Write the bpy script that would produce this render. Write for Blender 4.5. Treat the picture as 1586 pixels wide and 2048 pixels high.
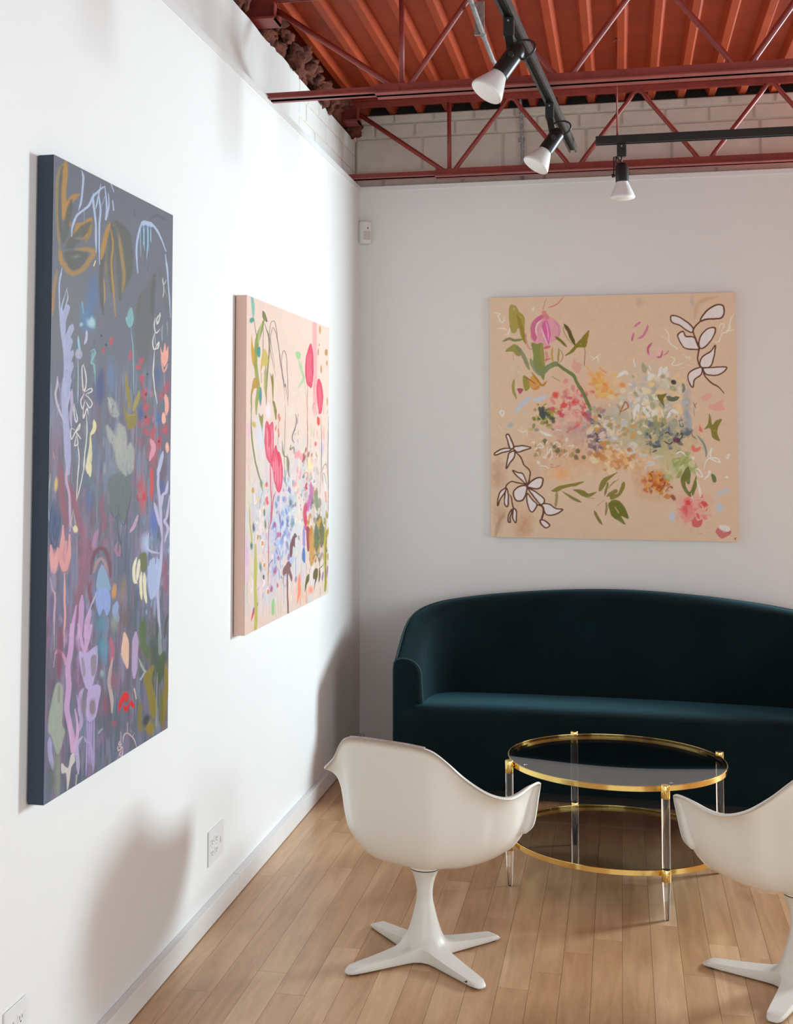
import bpy, math, random
import numpy as np
from mathutils import Matrix, Vector

for o in list(bpy.data.objects):
    bpy.data.objects.remove(o)
SC = bpy.context.scene
COL = SC.collection
random.seed(7)
RNG = np.random.default_rng(11)

# ------------------------------------------------------------------ camera
F_PX, CX_PX, CY_PX = 2560.0, 628.34, 729.42          # for a 1586 x 2048 frame
YAW, PITCH, ROLL = (math.radians(a) for a in (13.4592, 3.5248, 0.1921))
CAM_POS = Vector((1.43, 0.0, 1.68))


def camera():
    fw = Vector((-math.sin(YAW) * math.cos(PITCH), math.cos(YAW) * math.cos(PITCH), math.sin(PITCH)))
    rt = Vector((math.cos(YAW), math.sin(YAW), 0))
    up = rt.cross(fw)
    r2 = math.cos(ROLL) * rt + math.sin(ROLL) * up
    u2 = -math.sin(ROLL) * rt + math.cos(ROLL) * up
    cd = bpy.data.cameras.new('camera')
    cd.sensor_fit = 'HORIZONTAL'
    cd.sensor_width = 36.0
    cd.lens = F_PX / 1586.0 * 36.0
    cd.shift_x = (793.0 - CX_PX) / 1586.0
    cd.shift_y = (CY_PX - 1024.0) / 1586.0
    cd.clip_start = 0.05
    co = bpy.data.objects.new('camera', cd)
    m = Matrix.Identity(4)
    for i in range(3):
        m[i][0], m[i][1], m[i][2], m[i][3] = r2[i], u2[i], -fw[i], CAM_POS[i]
    co.matrix_world = m
    COL.objects.link(co)
    SC.camera = co


camera()

# ------------------------------------------------------------------ world and daylight through the windows, plus an added front fill
w = bpy.data.worlds.new('sky')
SC.world = w
w.use_nodes = True
w.node_tree.nodes['Background'].inputs[0].default_value = (0.80, 0.90, 1.0, 1)
w.node_tree.nodes['Background'].inputs[1].default_value = 1.0

WINDOWS = [  # wall side, centre along wall, centre z, width, height, power, colour
    ('right', 7.95, 2.45, 1.30, 1.40, 540, (0.75, 0.93, 1.0)),
    ('right', 2.20, 2.00, 2.60, 2.10, 75, (0.74, 0.92, 1.0)),
    ('front', 2.70, 1.50, 4.60, 2.30, 78, (0.82, 0.98, 1.0)),  # unseen front opening, added and sized as fill for sides facing the camera
]
XR, YF, YB = 5.8, -1.5, 10.5      # right wall, front wall (behind the camera), far wall


def daylight():
    for i, (side, c, z, wd, ht, power, colr) in enumerate(WINDOWS):
        ld = bpy.data.lights.new('window_daylight', 'AREA')
        ld.shape = 'RECTANGLE'
        ld.size, ld.size_y = wd, ht
        ld.energy = power
        ld.color = colr
        lo = bpy.data.objects.new('window_daylight', ld)
        if side == 'right':
            lo.location = (XR + 0.04, c, z)
            lo.rotation_euler = (math.radians(90), 0, math.radians(90))
        else:
            lo.location = (c, YF - 0.04, z)
            lo.rotation_euler = (math.radians(90), 0, math.radians(0))
        # area lights shine along their local -Z
        d = Vector((-1, 0, 0)) if side == 'right' else Vector((0, 1, 0))
        lo.rotation_euler = d.to_track_quat('-Z', 'Y').to_euler()
        COL.objects.link(lo)


daylight()

SC.view_settings.view_transform = 'Standard'
SC.view_settings.look = 'None'
SC.view_settings.gamma = 1.0
SC.view_settings.use_curve_mapping = False
SC.view_settings.exposure = 0.0
SC.cycles.use_denoising = True
SC.cycles.use_adaptive_sampling = True
SC.cycles.adaptive_threshold = 0.02
SC.cycles.max_bounces = 9
SC.cycles.diffuse_bounces = 4
SC.cycles.glossy_bounces = 4
SC.cycles.transmission_bounces = 8
SC.cycles.transparent_max_bounces = 12
SC.cycles.sample_clamp_indirect = 6.0
SC.cycles.caustics_reflective = False
SC.cycles.caustics_refractive = False

# ------------------------------------------------------------------ helpers


def me_new(name, verts, faces, smooth=False):
    me = bpy.data.meshes.new(name)
    me.from_pydata([tuple(v) for v in verts], [], [tuple(f) for f in faces])
    me.validate()
    if smooth:
        me.polygons.foreach_set('use_smooth', [True] * len(me.polygons))
    me.update()
    return me


def link(name, me, mat=None, parent=None, loc=(0, 0, 0), rot=(0, 0, 0), scale=None):
    o = bpy.data.objects.new(name, me)
    COL.objects.link(o)
    o.location = loc
    o.rotation_euler = rot
    if scale:
        o.scale = scale
    if mat and me is not None and not me.materials:
        me.materials.append(mat)
    if parent:
        o.parent = parent
    return o


def tag(o, label, cat=None, group=None, kind=None):
    if label:
        o['label'] = label
    if cat:
        o['category'] = cat
    if group:
        o['group'] = group
    if kind:
        o['kind'] = kind
    return o


def thing(name, label, cat, loc=(0, 0, 0), rotz=0.0, group=None):
    o = bpy.data.objects.new(name, None)
    o.empty_display_size = 0.05
    COL.objects.link(o)
    o.location = loc
    o.rotation_euler = (0, 0, rotz)
    return tag(o, label, cat, group)


class MB:
    """collects shapes into one mesh"""

    def __init__(self):
        self.v, self.f = [], []

    def add(self, vs, fs):
        n = len(self.v)
        self.v += [tuple(p) for p in vs]
        self.f += [tuple(i + n for i in q) for q in fs]
        return self

    def box(self, x0, x1, y0, y1, z0, z1):
        vs = [(x0, y0, z0), (x1, y0, z0), (x1, y1, z0), (x0, y1, z0), (x0, y0, z1), (x1, y0, z1), (x1, y1, z1), (x0, y1, z1)]
        return self.add(vs, [(3, 2, 1, 0), (4, 5, 6, 7), (0, 1, 5, 4), (1, 2, 6, 5), (2, 3, 7, 6), (3, 0, 4, 7)])

    def bbox(self, x0, x1, y0, y1, z0, z1, b=0.004):
        """box with chamfered edges"""
        xs, ys, zs = (x0, x1), (y0, y1), (z0, z1)
        vs, idx = [], {}
        for i in (0, 1):
            for j in (0, 1):
                for k in (0, 1):
                    sx, sy, sz = (1, -1)[i], (1, -1)[j], (1, -1)[k]
                    for a in range(3):
                        p = [xs[i], ys[j], zs[k]]
                        s = [sx, sy, sz]
                        for q in range(3):
                            if q != a:
                                p[q] += s[q] * b
                        idx[i, j, k, a] = len(vs)
                        vs.append(p)
        fs = []

        def flip(f, want):
            P = [Vector(vs[i]) for i in f]
            nrm = (P[1] - P[0]).cross(P[2] - P[0])
            return f if nrm.dot(Vector(want)) > 0 else f[::-1]
        cen = Vector(((x0 + x1) / 2, (y0 + y1) / 2, (z0 + z1) / 2))
        for a in range(3):
            o1, o2 = [q for q in range(3) if q != a]
            for s in (0, 1):
                f = []
                for (p, q) in ((0, 0), (1, 0), (1, 1), (0, 1)):
                    t = [0, 0, 0]
                    t[a] = s
                    t[o1] = p
                    t[o2] = q
                    f.append(idx[t[0], t[1], t[2], a])
                n = [0, 0, 0]
                n[a] = 1 if s else -1
                fs.append(flip(f, n))
            for p in (0, 1):
                for q in (0, 1):
                    t0, t1 = [0, 0, 0], [0, 0, 0]
                    t0[o1] = t1[o1] = p
                    t0[o2] = t1[o2] = q
                    t1[a] = 1
                    f = [idx[(*t0, o1)], idx[(*t1, o1)], idx[(*t1, o2)], idx[(*t0, o2)]]
                    n = [0, 0, 0]
                    n[o1] = 1 if p else -1
                    n[o2] = 1 if q else -1
                    fs.append(flip(f, n))
        for i in (0, 1):
            for j in (0, 1):
                for k in (0, 1):
                    fs.append(flip([idx[i, j, k, 0], idx[i, j, k, 1], idx[i, j, k, 2]], (2 * i - 1, 2 * j - 1, 2 * k - 1)))
        return self.add(vs, fs)

    def tube(self, pts, r, n=10, cap=True, closed=False):
        pts = [Vector(p) for p in pts]
        m = len(pts)
        rad = r if isinstance(r, (list, tuple)) else [r] * m
        vs, fs = [], []
        prev = None
        for i, p in enumerate(pts):
            if closed:
                t = pts[(i + 1) % m] - pts[i - 1]
            else:
                t = (pts[min(i + 1, m - 1)] - pts[max(i - 1, 0)])
            t.normalize()
            if prev is None:
                a = t.orthogonal().normalized()
            else:
                a = (prev - t * prev.dot(t)).normalized()
            prev = a
            b = t.cross(a)
            for k in range(n):
                th = 2 * math.pi * k / n
                vs.append(p + (a * math.cos(th) + b * math.sin(th)) * rad[i])
        rng = range(m if closed else m - 1)
        for i in rng:
            j = (i + 1) % m
            for k in range(n):
                l = (k + 1) % n
                fs.append((i * n + k, i * n + l, j * n + l, j * n + k))
        if cap and not closed:
            fs.append(tuple(range(n))[::-1])
            fs.append(tuple((m - 1) * n + k for k in range(n)))
        return self.add(vs, fs)

    def lathe(self, prof, n=32, cap=True, M=None):
        """prof: list of (r, z) bottom to top, around local Z"""
        vs, fs = [], []
        for (r, z) in prof:
            for k in range(n):
                th = 2 * math.pi * k / n
                vs.append(Vector((r * math.cos(th), r * math.sin(th), z)))
        m = len(prof)
        for i in range(m - 1):
            for k in range(n):
                l = (k + 1) % n
                fs.append((i * n + k, i * n + l, (i + 1) * n + l, (i + 1) * n + k))
        if cap:
            fs.append(tuple(range(n))[::-1])
            fs.append(tuple((m - 1) * n + k for k in range(n)))
        if M is not None:
            vs = [M @ v for v in vs]
        return self.add(vs, fs)

    def build(self, name, mat=None, parent=None, smooth=False, loc=(0, 0, 0), angle=None, **k):
        me = me_new(name, self.v, self.f, smooth)
        if angle is not None:
            sharp_by_angle(me, angle)
        return link(name, me, mat, parent, loc, **k)


def sharp_by_angle(me, deg):
    me.polygons.foreach_set('use_smooth', [True] * len(me.polygons))
    import bmesh
    bm = bmesh.new()
    bm.from_mesh(me)
    lim = math.radians(deg)
    for e in bm.edges:
        if len(e.link_faces) == 2:
            e.smooth = e.calc_face_angle(0) < lim
    bm.to_mesh(me)
    bm.free()


def along(p, q):
    """matrix that puts local +Z on the way from p to q, origin at p"""
    p, q = Vector(p), Vector(q)
    z = (q - p).normalized()
    x = z.orthogonal().normalized()
    y = z.cross(x)
    m = Matrix.Identity(4)
    for i in range(3):
        m[i][0], m[i][1], m[i][2], m[i][3] = x[i], y[i], z[i], p[i]
    return m


def catmull(P, per=6, closed=False):
    P = [np.array(p, float) for p in P]
    n = len(P)
    out = []
    rng = n if closed else n - 1
    for i in range(rng):
        p0 = P[(i - 1) % n] if closed or i > 0 else 2 * P[0] - P[1]
        p1, p2 = P[i], P[(i + 1) % n]
        p3 = P[(i + 2) % n] if closed or i + 2 < n else 2 * P[-1] - P[-2]
        for k in range(per):
            t = k / per
            out.append(0.5 * ((2 * p1) + (-p0 + p2) * t + (2 * p0 - 5 * p1 + 4 * p2 - p3) * t * t + (-p0 + 3 * p1 - 3 * p2 + p3) * t ** 3))
    if not closed:
        out.append(P[-1])
    return out

# ------------------------------------------------------------------ materials


def srgb(r, g, b):
    def c(u):
        u /= 255.0
        return u / 12.92 if u <= 0.04045 else ((u + 0.055) / 1.055) ** 2.4
    return (c(r), c(g), c(b), 1)


def pbr(name, col, rough=0.5, metal=0.0, spec=0.5, **k):
    m = bpy.data.materials.new(name)
    m.use_nodes = True
    b = m.node_tree.nodes['Principled BSDF']
    b.inputs['Base Color'].default_value = col if len(col) == 4 else (*col, 1)
    b.inputs['Roughness'].default_value = rough
    b.inputs['Metallic'].default_value = metal
    b.inputs['Specular IOR Level'].default_value = spec
    for key, val in k.items():
        b.inputs[key].default_value = val
    return m


def nd(m, t, **inp):
    n = m.node_tree.nodes.new(t)
    for k, v in inp.items():
        n.inputs[k].default_value = v
    return n


def lk(m, a, ao, b, bi):
    m.node_tree.links.new(a.outputs[ao], b.inputs[bi])


def noisy(m, scale=8.0, amount=0.15, detail=6, bump=0.0, bump_scale=60.0, stretch=(1, 1, 1), rough_var=0.0, dist=0.002):
    """colour mottling and fine relief from noise on object coordinates"""
    b = m.node_tree.nodes['Principled BSDF']
    base = tuple(b.inputs['Base Color'].default_value)
    tc = nd(m, 'ShaderNodeTexCoord')
    mp = nd(m, 'ShaderNodeMapping')
    mp.inputs['Scale'].default_value = stretch
    lk(m, tc, 'Object', mp, 'Vector')
    n1 = nd(m, 'ShaderNodeTexNoise', Scale=scale, Detail=detail, Roughness=0.6)
    lk(m, mp, 'Vector', n1, 'Vector')
    if amount:
        rp = nd(m, 'ShaderNodeValToRGB')
        rp.color_ramp.elements[0].position = 0.3
        rp.color_ramp.elements[1].position = 0.7
        rp.color_ramp.elements[0].color = tuple(c * (1 - amount) for c in base[:3]) + (1,)
        rp.color_ramp.elements[1].color = tuple(min(1, c * (1 + amount)) for c in base[:3]) + (1,)
        lk(m, n1, 'Fac', rp, 'Fac')
        lk(m, rp, 'Color', b, 'Base Color')
    if bump:
        n2 = nd(m, 'ShaderNodeTexNoise', Scale=bump_scale, Detail=4)
        lk(m, mp, 'Vector', n2, 'Vector')
        bp = nd(m, 'ShaderNodeBump', Strength=bump, Distance=dist)
        lk(m, n2, 'Fac', bp, 'Height')
        lk(m, bp, 'Normal', b, 'Normal')
    return m


M = {}
M['drywall'] = noisy(pbr('drywall_paint', (0.83, 0.822, 0.808), 0.55, spec=0.3), 1.2, 0.015, bump=0.10, bump_scale=220)
M['trim'] = noisy(pbr('trim_paint', (0.80, 0.79, 0.78), 0.4), 3, 0.02, bump=0.05, bump_scale=90)
M['block'] = noisy(pbr('painted_block', (0.74, 0.665, 0.585), 0.75), 9, 0.07, bump=0.6, bump_scale=120, dist=0.003)
M['mortar'] = noisy(pbr('painted_mortar', (0.70, 0.63, 0.55), 0.85), 12, 0.08, bump=0.5, bump_scale=90)
M['whiteblock'] = noisy(pbr('white_block_paint', (0.78, 0.77, 0.75), 0.7), 7, 0.04, bump=0.4, bump_scale=110)
M['deck'] = noisy(pbr('red_deck_paint', (0.36, 0.048, 0.010), 0.55, spec=0.25), 5, 0.16, bump=0.15, bump_scale=30)
M['joist'] = noisy(pbr('red_oxide_paint', (0.27, 0.040, 0.030), 0.42), 14, 0.22, bump=0.15, bump_scale=120)
M['dark'] = pbr('soot_black', (0.012, 0.010, 0.010), 0.9)  # black standing in for shade in the gaps; also the roof slab
M['rubble'] = noisy(pbr('old_firestop', (0.13, 0.034, 0.018), 0.95), 22, 0.8, bump=0.8, bump_scale=60, dist=0.01)
M['subfloor'] = pbr('dark_subfloor', (0.05, 0.028, 0.016), 0.9)
M['black_metal'] = noisy(pbr('black_enamel', (0.012, 0.013, 0.013), 0.38), 30, 0.3, bump=0.05)
M['worn_track'] = noisy(pbr('worn_black_track', (0.035, 0.034, 0.032), 0.42), 25, 0.75, bump=0.1)
M['galv'] = noisy(pbr('galvanised_steel', (0.42, 0.43, 0.43), 0.42, metal=0.7), 60, 0.3)
M['bulb'] = pbr('frosted_reflector', (0.78, 0.77, 0.76), 0.28, spec=0.6)
M['bulb_face'] = pbr('frosted_lens', (0.90, 0.89, 0.88), 0.45)
M['plastic'] = pbr('white_plastic', (0.80, 0.79, 0.77), 0.35)
M['plastic_grey'] = pbr('grey_lens_plastic', (0.62, 0.60, 0.58), 0.3)
M['slot'] = pbr('dark_slot', (0.03, 0.03, 0.03), 0.6)
M['shell'] = noisy(pbr('moulded_offwhite', (0.84, 0.80, 0.73), 0.30, spec=0.5), 2.0, 0.025, bump=0.03, bump_scale=300)
M['rimwear'] = noisy(pbr('worn_rim', (0.46, 0.36, 0.31), 0.6), 60, 0.35)
M['enamel'] = noisy(pbr('cream_enamel', (0.76, 0.735, 0.68), 0.38), 5, 0.03, bump=0.05, bump_scale=80)
M['rubber'] = pbr('black_rubber', (0.015, 0.015, 0.015), 0.7)
M['brass'] = pbr('polished_brass', (0.90, 0.67, 0.23), 0.12, metal=1.0)
M['acrylic'] = pbr('clear_acrylic', (1, 1, 1), 0.02, **{'Transmission Weight': 1.0, 'IOR': 1.49})
M['piping'] = pbr('teal_piping', (0.012, 0.045, 0.055), 0.8)


def velvet():
    m = pbr('teal_velvet', (0.0016, 0.0095, 0.0125), 0.85, spec=0.15)
    b = m.node_tree.nodes['Principled BSDF']
    b.inputs['Sheen Weight'].default_value = 0.30
    b.inputs['Sheen Roughness'].default_value = 0.38
    b.inputs['Sheen Tint'].default_value = (0.12, 0.34, 0.42, 1)
    return noisy(m, 3.0, 0.25, bump=0.12, bump_scale=400)


M['velvet'] = velvet()


def smoked_glass():
    m = bpy.data.materials.new('smoked_glass')
    m.use_nodes = True
    nt = m.node_tree
    nt.nodes.clear()
    out = nt.nodes.new('ShaderNodeOutputMaterial')
    tr = nt.nodes.new('ShaderNodeBsdfTransparent')
    tr.inputs[0].default_value = (0.66, 0.64, 0.62, 1)
    gl = nt.nodes.new('ShaderNodeBsdfGlossy')
    gl.inputs['Roughness'].default_value = 0.01
    lw = nt.nodes.new('ShaderNodeLayerWeight')
    lw.inputs['Blend'].default_value = 0.5
    pw = nt.nodes.new('ShaderNodeMath')
    pw.operation = 'POWER'
    pw.inputs[1].default_value = 5.0
    fr = nt.nodes.new('ShaderNodeMath')
    fr.operation = 'MULTIPLY_ADD'
    fr.inputs[1].default_value = 0.957
    fr.inputs[2].default_value = 0.043
    nt.links.new(lw.outputs['Facing'], pw.inputs[0])
    nt.links.new(pw.outputs[0], fr.inputs[0])
    mx = nt.nodes.new('ShaderNodeMixShader')
    nt.links.new(fr.outputs[0], mx.inputs[0])
    nt.links.new(tr.outputs[0], mx.inputs[1])
    nt.links.new(gl.outputs[0], mx.inputs[2])
    nt.links.new(mx.outputs[0], out.inputs[0])
    return m


M['glass'] = smoked_glass()


def wood():
    m = pbr('maple_plank', (0.5, 0.3, 0.17), 0.36, spec=0.45)
    b = m.node_tree.nodes['Principled BSDF']
    oi = nd(m, 'ShaderNodeObjectInfo')
    geo = nd(m, 'ShaderNodeNewGeometry')
    off = nd(m, 'ShaderNodeVectorMath')
    off.operation = 'MULTIPLY_ADD'
    cmb = nd(m, 'ShaderNodeCombineXYZ')
    lk(m, oi, 'Random', cmb, 'X')
    lk(m, oi, 'Random', cmb, 'Y')
    off.inputs[1].default_value = (37.0, 91.0, 0)
    lk(m, cmb, 'Vector', off, 0)
    lk(m, geo, 'Position', off, 2)
    mp = nd(m, 'ShaderNodeMapping')
    mp.inputs['Scale'].default_value = (26, 2.2, 1)
    lk(m, off, 'Vector', mp, 'Vector')
    grain = nd(m, 'ShaderNodeTexNoise', Scale=1.0, Detail=8, Roughness=0.62, Distortion=0.6)
    lk(m, mp, 'Vector', grain, 'Vector')
    mp2 = nd(m, 'ShaderNodeMapping')
    mp2.inputs['Scale'].default_value = (3.5, 1.3, 1)
    lk(m, off, 'Vector', mp2, 'Vector')
    blot = nd(m, 'ShaderNodeTexNoise', Scale=1.4, Detail=5, Roughness=0.6)
    lk(m, mp2, 'Vector', blot, 'Vector')
    tone = nd(m, 'ShaderNodeValToRGB')
    e = tone.color_ramp.elements
    e[0].position, e[1].position = 0.0, 1.0
    e[0].color = (0.56, 0.345, 0.188, 1)
    e[1].color = (0.70, 0.475, 0.285, 1)
    x = tone.color_ramp.elements.new(0.55)
    x.color = (0.63, 0.41, 0.235, 1)
    lk(m, oi, 'Random', tone, 'Fac')
    g2 = nd(m, 'ShaderNodeValToRGB')
    g2.color_ramp.elements[0].position, g2.color_ramp.elements[1].position = 0.30, 0.66
    g2.color_ramp.elements[0].color = (0.78, 0.72, 0.66, 1)
    g2.color_ramp.elements[1].color = (1.06, 1.04, 1.02, 1)
    lk(m, grain, 'Fac', g2, 'Fac')
    mul = nd(m, 'ShaderNodeMix')
    mul.data_type = 'RGBA'
    mul.blend_type = 'MULTIPLY'
    mul.inputs[0].default_value = 1.0
    lk(m, tone, 'Color', mul, 6)
    lk(m, g2, 'Color', mul, 7)
    b2 = nd(m, 'ShaderNodeValToRGB')
    b2.color_ramp.elements[0].position, b2.color_ramp.elements[1].position = 0.32, 0.68
    b2.color_ramp.elements[0].color = (0.86, 0.80, 0.74, 1)
    b2.color_ramp.elements[1].color = (1.04, 1.06, 1.10, 1)
    lk(m, blot, 'Fac', b2, 'Fac')
    mul2 = nd(m, 'ShaderNodeMix')
    mul2.data_type = 'RGBA'
    mul2.blend_type = 'MULTIPLY'
    mul2.inputs[0].default_value = 1.0
    lk(m, mul, 2, mul2, 6)
    lk(m, b2, 'Color', mul2, 7)
    lk(m, mul2, 2, b, 'Base Color')
    rr = nd(m, 'ShaderNodeMapRange')
    rr.inputs['To Min'].default_value = 0.24
    rr.inputs['To Max'].default_value = 0.42
    lk(m, blot, 'Fac', rr, 'Value')
    lk(m, rr, 'Result', b, 'Roughness')
    bp = nd(m, 'ShaderNodeBump', Strength=0.12, Distance=0.001)
    lk(m, grain, 'Fac', bp, 'Height')
    lk(m, bp, 'Normal', b, 'Normal')
    return m


M['wood'] = wood()


def canvas_mat():
    m = pbr('painted_canvas', (0.5, 0.5, 0.5), 0.55, spec=0.35)
    b = m.node_tree.nodes['Principled BSDF']
    at = nd(m, 'ShaderNodeAttribute')
    at.attribute_name = 'paint'
    lk(m, at, 'Color', b, 'Base Color')
    tc = nd(m, 'ShaderNodeTexCoord')
    n = nd(m, 'ShaderNodeTexNoise', Scale=500.0, Detail=2)
    lk(m, tc, 'Object', n, 'Vector')
    bp = nd(m, 'ShaderNodeBump', Strength=0.15, Distance=0.001)
    lk(m, n, 'Fac', bp, 'Height')
    lk(m, bp, 'Normal', b, 'Normal')
    return m


M['canvas'] = canvas_mat()
# ------------------------------------------------------------------ the room
D = 7.09            # plane of the back drywall
ZD = 3.138          # top of the drywall
XE = 2.41           # where the back wall ends (the room goes on behind it)
ZB = 3.585          # underside of the deck ribs


def struct(o, label):
    return tag(o, label, kind='structure')


def floor():
    mb = MB()
    mb.box(-0.05, XR, YF, YB, -0.10, -0.014)
    fl = mb.build('floor', M['subfloor'])
    struct(fl, 'pale maple strip floor laid toward the back wall')
    # outside the part the photo shows, the boards are one surface
    ex = MB()
    ex.box(3.5, XR, YF, YB, -0.014, 0.0)
    ex.box(0.0, 3.5, YF, 2.5, -0.014, 0.0)
    ex.box(0.0, 3.5, 7.45, YB, -0.014, 0.0)
    ex.build('floor_boards', M['wood'], fl)
    unit = MB().box(0, 1, 0, 1, 0, 1).build('plank', M['wood'], fl)
    first = unit
    rnd = random.Random(5)
    wd, gap, x = 0.0942, 0.0009, 0.004
    while x < 3.5:
        x1 = min(x + wd, 3.5)
        y = 2.5 - rnd.uniform(0.1, 1.2)
        while y < 7.45:
            ln = rnd.choice((0.55, 0.75, 0.95, 1.15, 1.35, 1.6)) * rnd.uniform(0.9, 1.1)
            y0, y1 = max(y, 2.5), min(y + ln, 7.45)
            if y1 - y0 > 0.03:
                if first is not None:
                    o, first = first, None
                else:
                    o = unit.copy()
                    COL.objects.link(o)
                o.location = (x, y0, -0.013)
                o.scale = (x1 - x - gap, y1 - y0 - 0.0012, 0.013 + rnd.uniform(-0.0004, 0.0002))
            y += ln
        x += wd
    return fl


def blocks(parent, courses, u0, u1, face, axis, mat, depth=0.06, rnd=None):
    """courses: (z0, z1, length, phase); face = coordinate of the wall's face; axis 'x' runs along x"""
    cache = {}
    j = 0.009
    for (z0, z1, ln, ph) in courses:
        u = u0 - ph
        while u < u1:
            a, b = max(u, u0), min(u + ln, u1)
            u += ln
            if b - a < 0.03:
                continue
            w_, h_ = round(b - a - j, 4), round(z1 - z0 - j, 4)
            key = (w_, h_)
            pr = rnd.uniform(-0.0015, 0.0015)
            if axis == 'x':
                if key not in cache:
                    cache[key] = me_new('block', *_bb(0, w_, 0, depth, 0, h_, 0.006))
                o = link('block', cache[key], mat, parent, (a + j / 2, face + pr, z0 + j / 2))
            else:
                if key not in cache:
                    cache[key] = me_new('block', *_bb(-depth, 0, 0, w_, 0, h_, 0.006))
                o = link('block', cache[key], mat, parent, (face + pr, a + j / 2, z0 + j / 2))


def _bb(*a):
    m = MB().bbox(*a)
    return m.v, m.f


def walls():
    rnd = random.Random(3)
    # left wall: drywall below, painted block above
    mb = MB()
    mb.box(-0.045, 0.0, YF, D + 0.1, 0.0, ZD)
    wl = mb.build('wall_left', M['drywall'])
    struct(wl, 'white drywall on the left with a painted block strip above')
    up = MB()
    up.box(-0.30, -0.055, YF, 7.45, ZD - 0.35, 3.435)
    up.build('block_core', M['mortar'], wl)
    pl = MB()
    # plastered stretch with a slightly uneven top
    n = 60
    vs, fs = [], []
    for i in range(n + 1):
        y = YF + (5.86 - YF) * i / n
        zt = 3.43 + rnd.uniform(-0.008, 0.010)
        vs += [(-0.05, y, ZD - 0.3), (-0.05, y, zt), (-0.11, y, zt), (-0.11, y, ZD - 0.3)]
    for i in range(n):
        for k in range(4):
            l = (k + 1) % 4
            fs.append((4 * i + k, 4 * i + l, 4 * i + 4 + l, 4 * i + 4 + k))
    fs += [(0, 1, 2, 3)[::-1], (4 * n, 4 * n + 1, 4 * n + 2, 4 * n + 3)]
    pl.add(vs, [f[::-1] for f in fs])
    pl.build('plaster_strip', M['whiteblock'], wl)
    blocks(wl, [(3.05, 3.25, 0.42, 0.1), (3.25, 3.345, 0.42, 0.28), (3.345, 3.438, 0.23, 0.05)], 5.862, 7.20, -0.05, 'y', M['whiteblock'], rnd=rnd)

    # back wall
    mb = MB()
    mb.box(0.0, XE, D, D + 0.06, 0.0, ZD)
    wb = mb.build('wall_back', M['drywall'])
    struct(wb, 'pale grey drywall behind the sofa with painted block above')
    core = MB()
    core.box(-0.05, XE, 7.212, 7.245, 0.0, 3.58)
    core.box(XE - 0.02, XE, D + 0.06, 7.212, 0.0, ZD)
    core.build('block_core', M['mortar'], wb)
    MB().box(-0.05, XE, 7.22, 7.245, 3.582, 3.645).build('dark_joint', M['dark'], wb)  # black strip stands in for the deep shade between the deck ribs
    blocks(wb, [(3.04, 3.243, 0.46, 0.30), (3.243, 3.445, 0.46, 0.07), (3.445, 3.530, 0.232, 0.12), (3.530, 3.584, 0.232, 0.01)],
           -0.05, XE, 7.20, 'x', M['block'], depth=0.04, rnd=rnd)

    # far wall of the deeper part, the wall behind the camera, and the wall with the windows
    mb = MB()
    mb.box(XE, XR, YB, YB + 0.1, 0.0, 3.7)
    o = mb.build('wall_far', M['drywall'])
    struct(o, 'white wall of the deeper part of the room')
    for side in ('right', 'front'):
        mb = MB()
        wins = [q for q in WINDOWS if q[0] == side]
        lo, hi = (YF, YB) if side == 'right' else (-0.05, XR)
        cuts = sorted([(c - wd / 2, c + wd / 2, z - ht / 2, z + ht / 2) for (_, c, z, wd, ht, _, _) in wins])

        def seg(a, b, z0, z1):
            if side == 'right':
                mb.box(XR, XR + 0.12, a, b, z0, z1)
            else:
                mb.box(a, b, YF - 0.12, YF, z0, z1)
        u = lo
        for (a, b, z0, z1) in cuts:
            seg(u, a, 0, 3.7)
            seg(a, b, 0, z0)
            seg(a, b, z1, 3.7)
            u = b
        seg(u, hi, 0, 3.7)
        o = mb.build('wall_' + side, M['drywall'])
        struct(o, 'white wall with windows on the %s side' % side)
    # window frames, the last one round the added front fill
    for i, (side, c, z, wd, ht, _, _) in enumerate(WINDOWS):
        mb = MB()
        a, b, z0, z1 = c - wd / 2, c + wd / 2, z - ht / 2, z + ht / 2
        t = 0.05

        def bar(u0, u1, w0, w1):
            if side == 'right':
                mb.box(XR - 0.03, XR + 0.03, u0, u1, w0, w1)
            else:
                mb.box(u0, u1, YF - 0.03, YF + 0.03, w0, w1)
        bar(a - t, b + t, z0 - t, z0)
        bar(a - t, b + t, z1, z1 + t)
        bar(a - t, a, z0, z1)
        bar(b, b + t, z0, z1)
        k = max(1, round(wd / 1.4))
        for q in range(1, k):
            bar(a + wd * q / k - 0.02, a + wd * q / k + 0.02, z0, z1)
        o = mb.build('window_%d' % (i + 1), M['trim'])
        struct(o, 'window frame')

    # baseboard: two lengths meeting at a joint
    mb = MB()
    bb = thing('baseboard_left', None, None)
    bb['kind'] = 'structure'
    bb['label'] = 'white square-edged baseboard along the left wall'
    for (y0, y1) in ((YF, 4.694), (4.696, D)):
        MB().bbox(0.0, 0.028, y0, y1, 0.003, 0.074, 0.0015).build('board', M['trim'], bb)
    # thin metal edge along the top of the drywall
    t1 = MB().box(0.0, 0.004, YF, D, ZD - 0.028, ZD + 0.002).build('trim_1', M['trim'])
    struct(t1, 'thin white edge strip along the top of the left drywall')
    t2 = MB().box(0.004, XE, D - 0.004, D, ZD - 0.022, ZD + 0.002).build('trim_2', M['trim'])
    struct(t2, 'thin white edge strip along the top of the back drywall')


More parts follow.
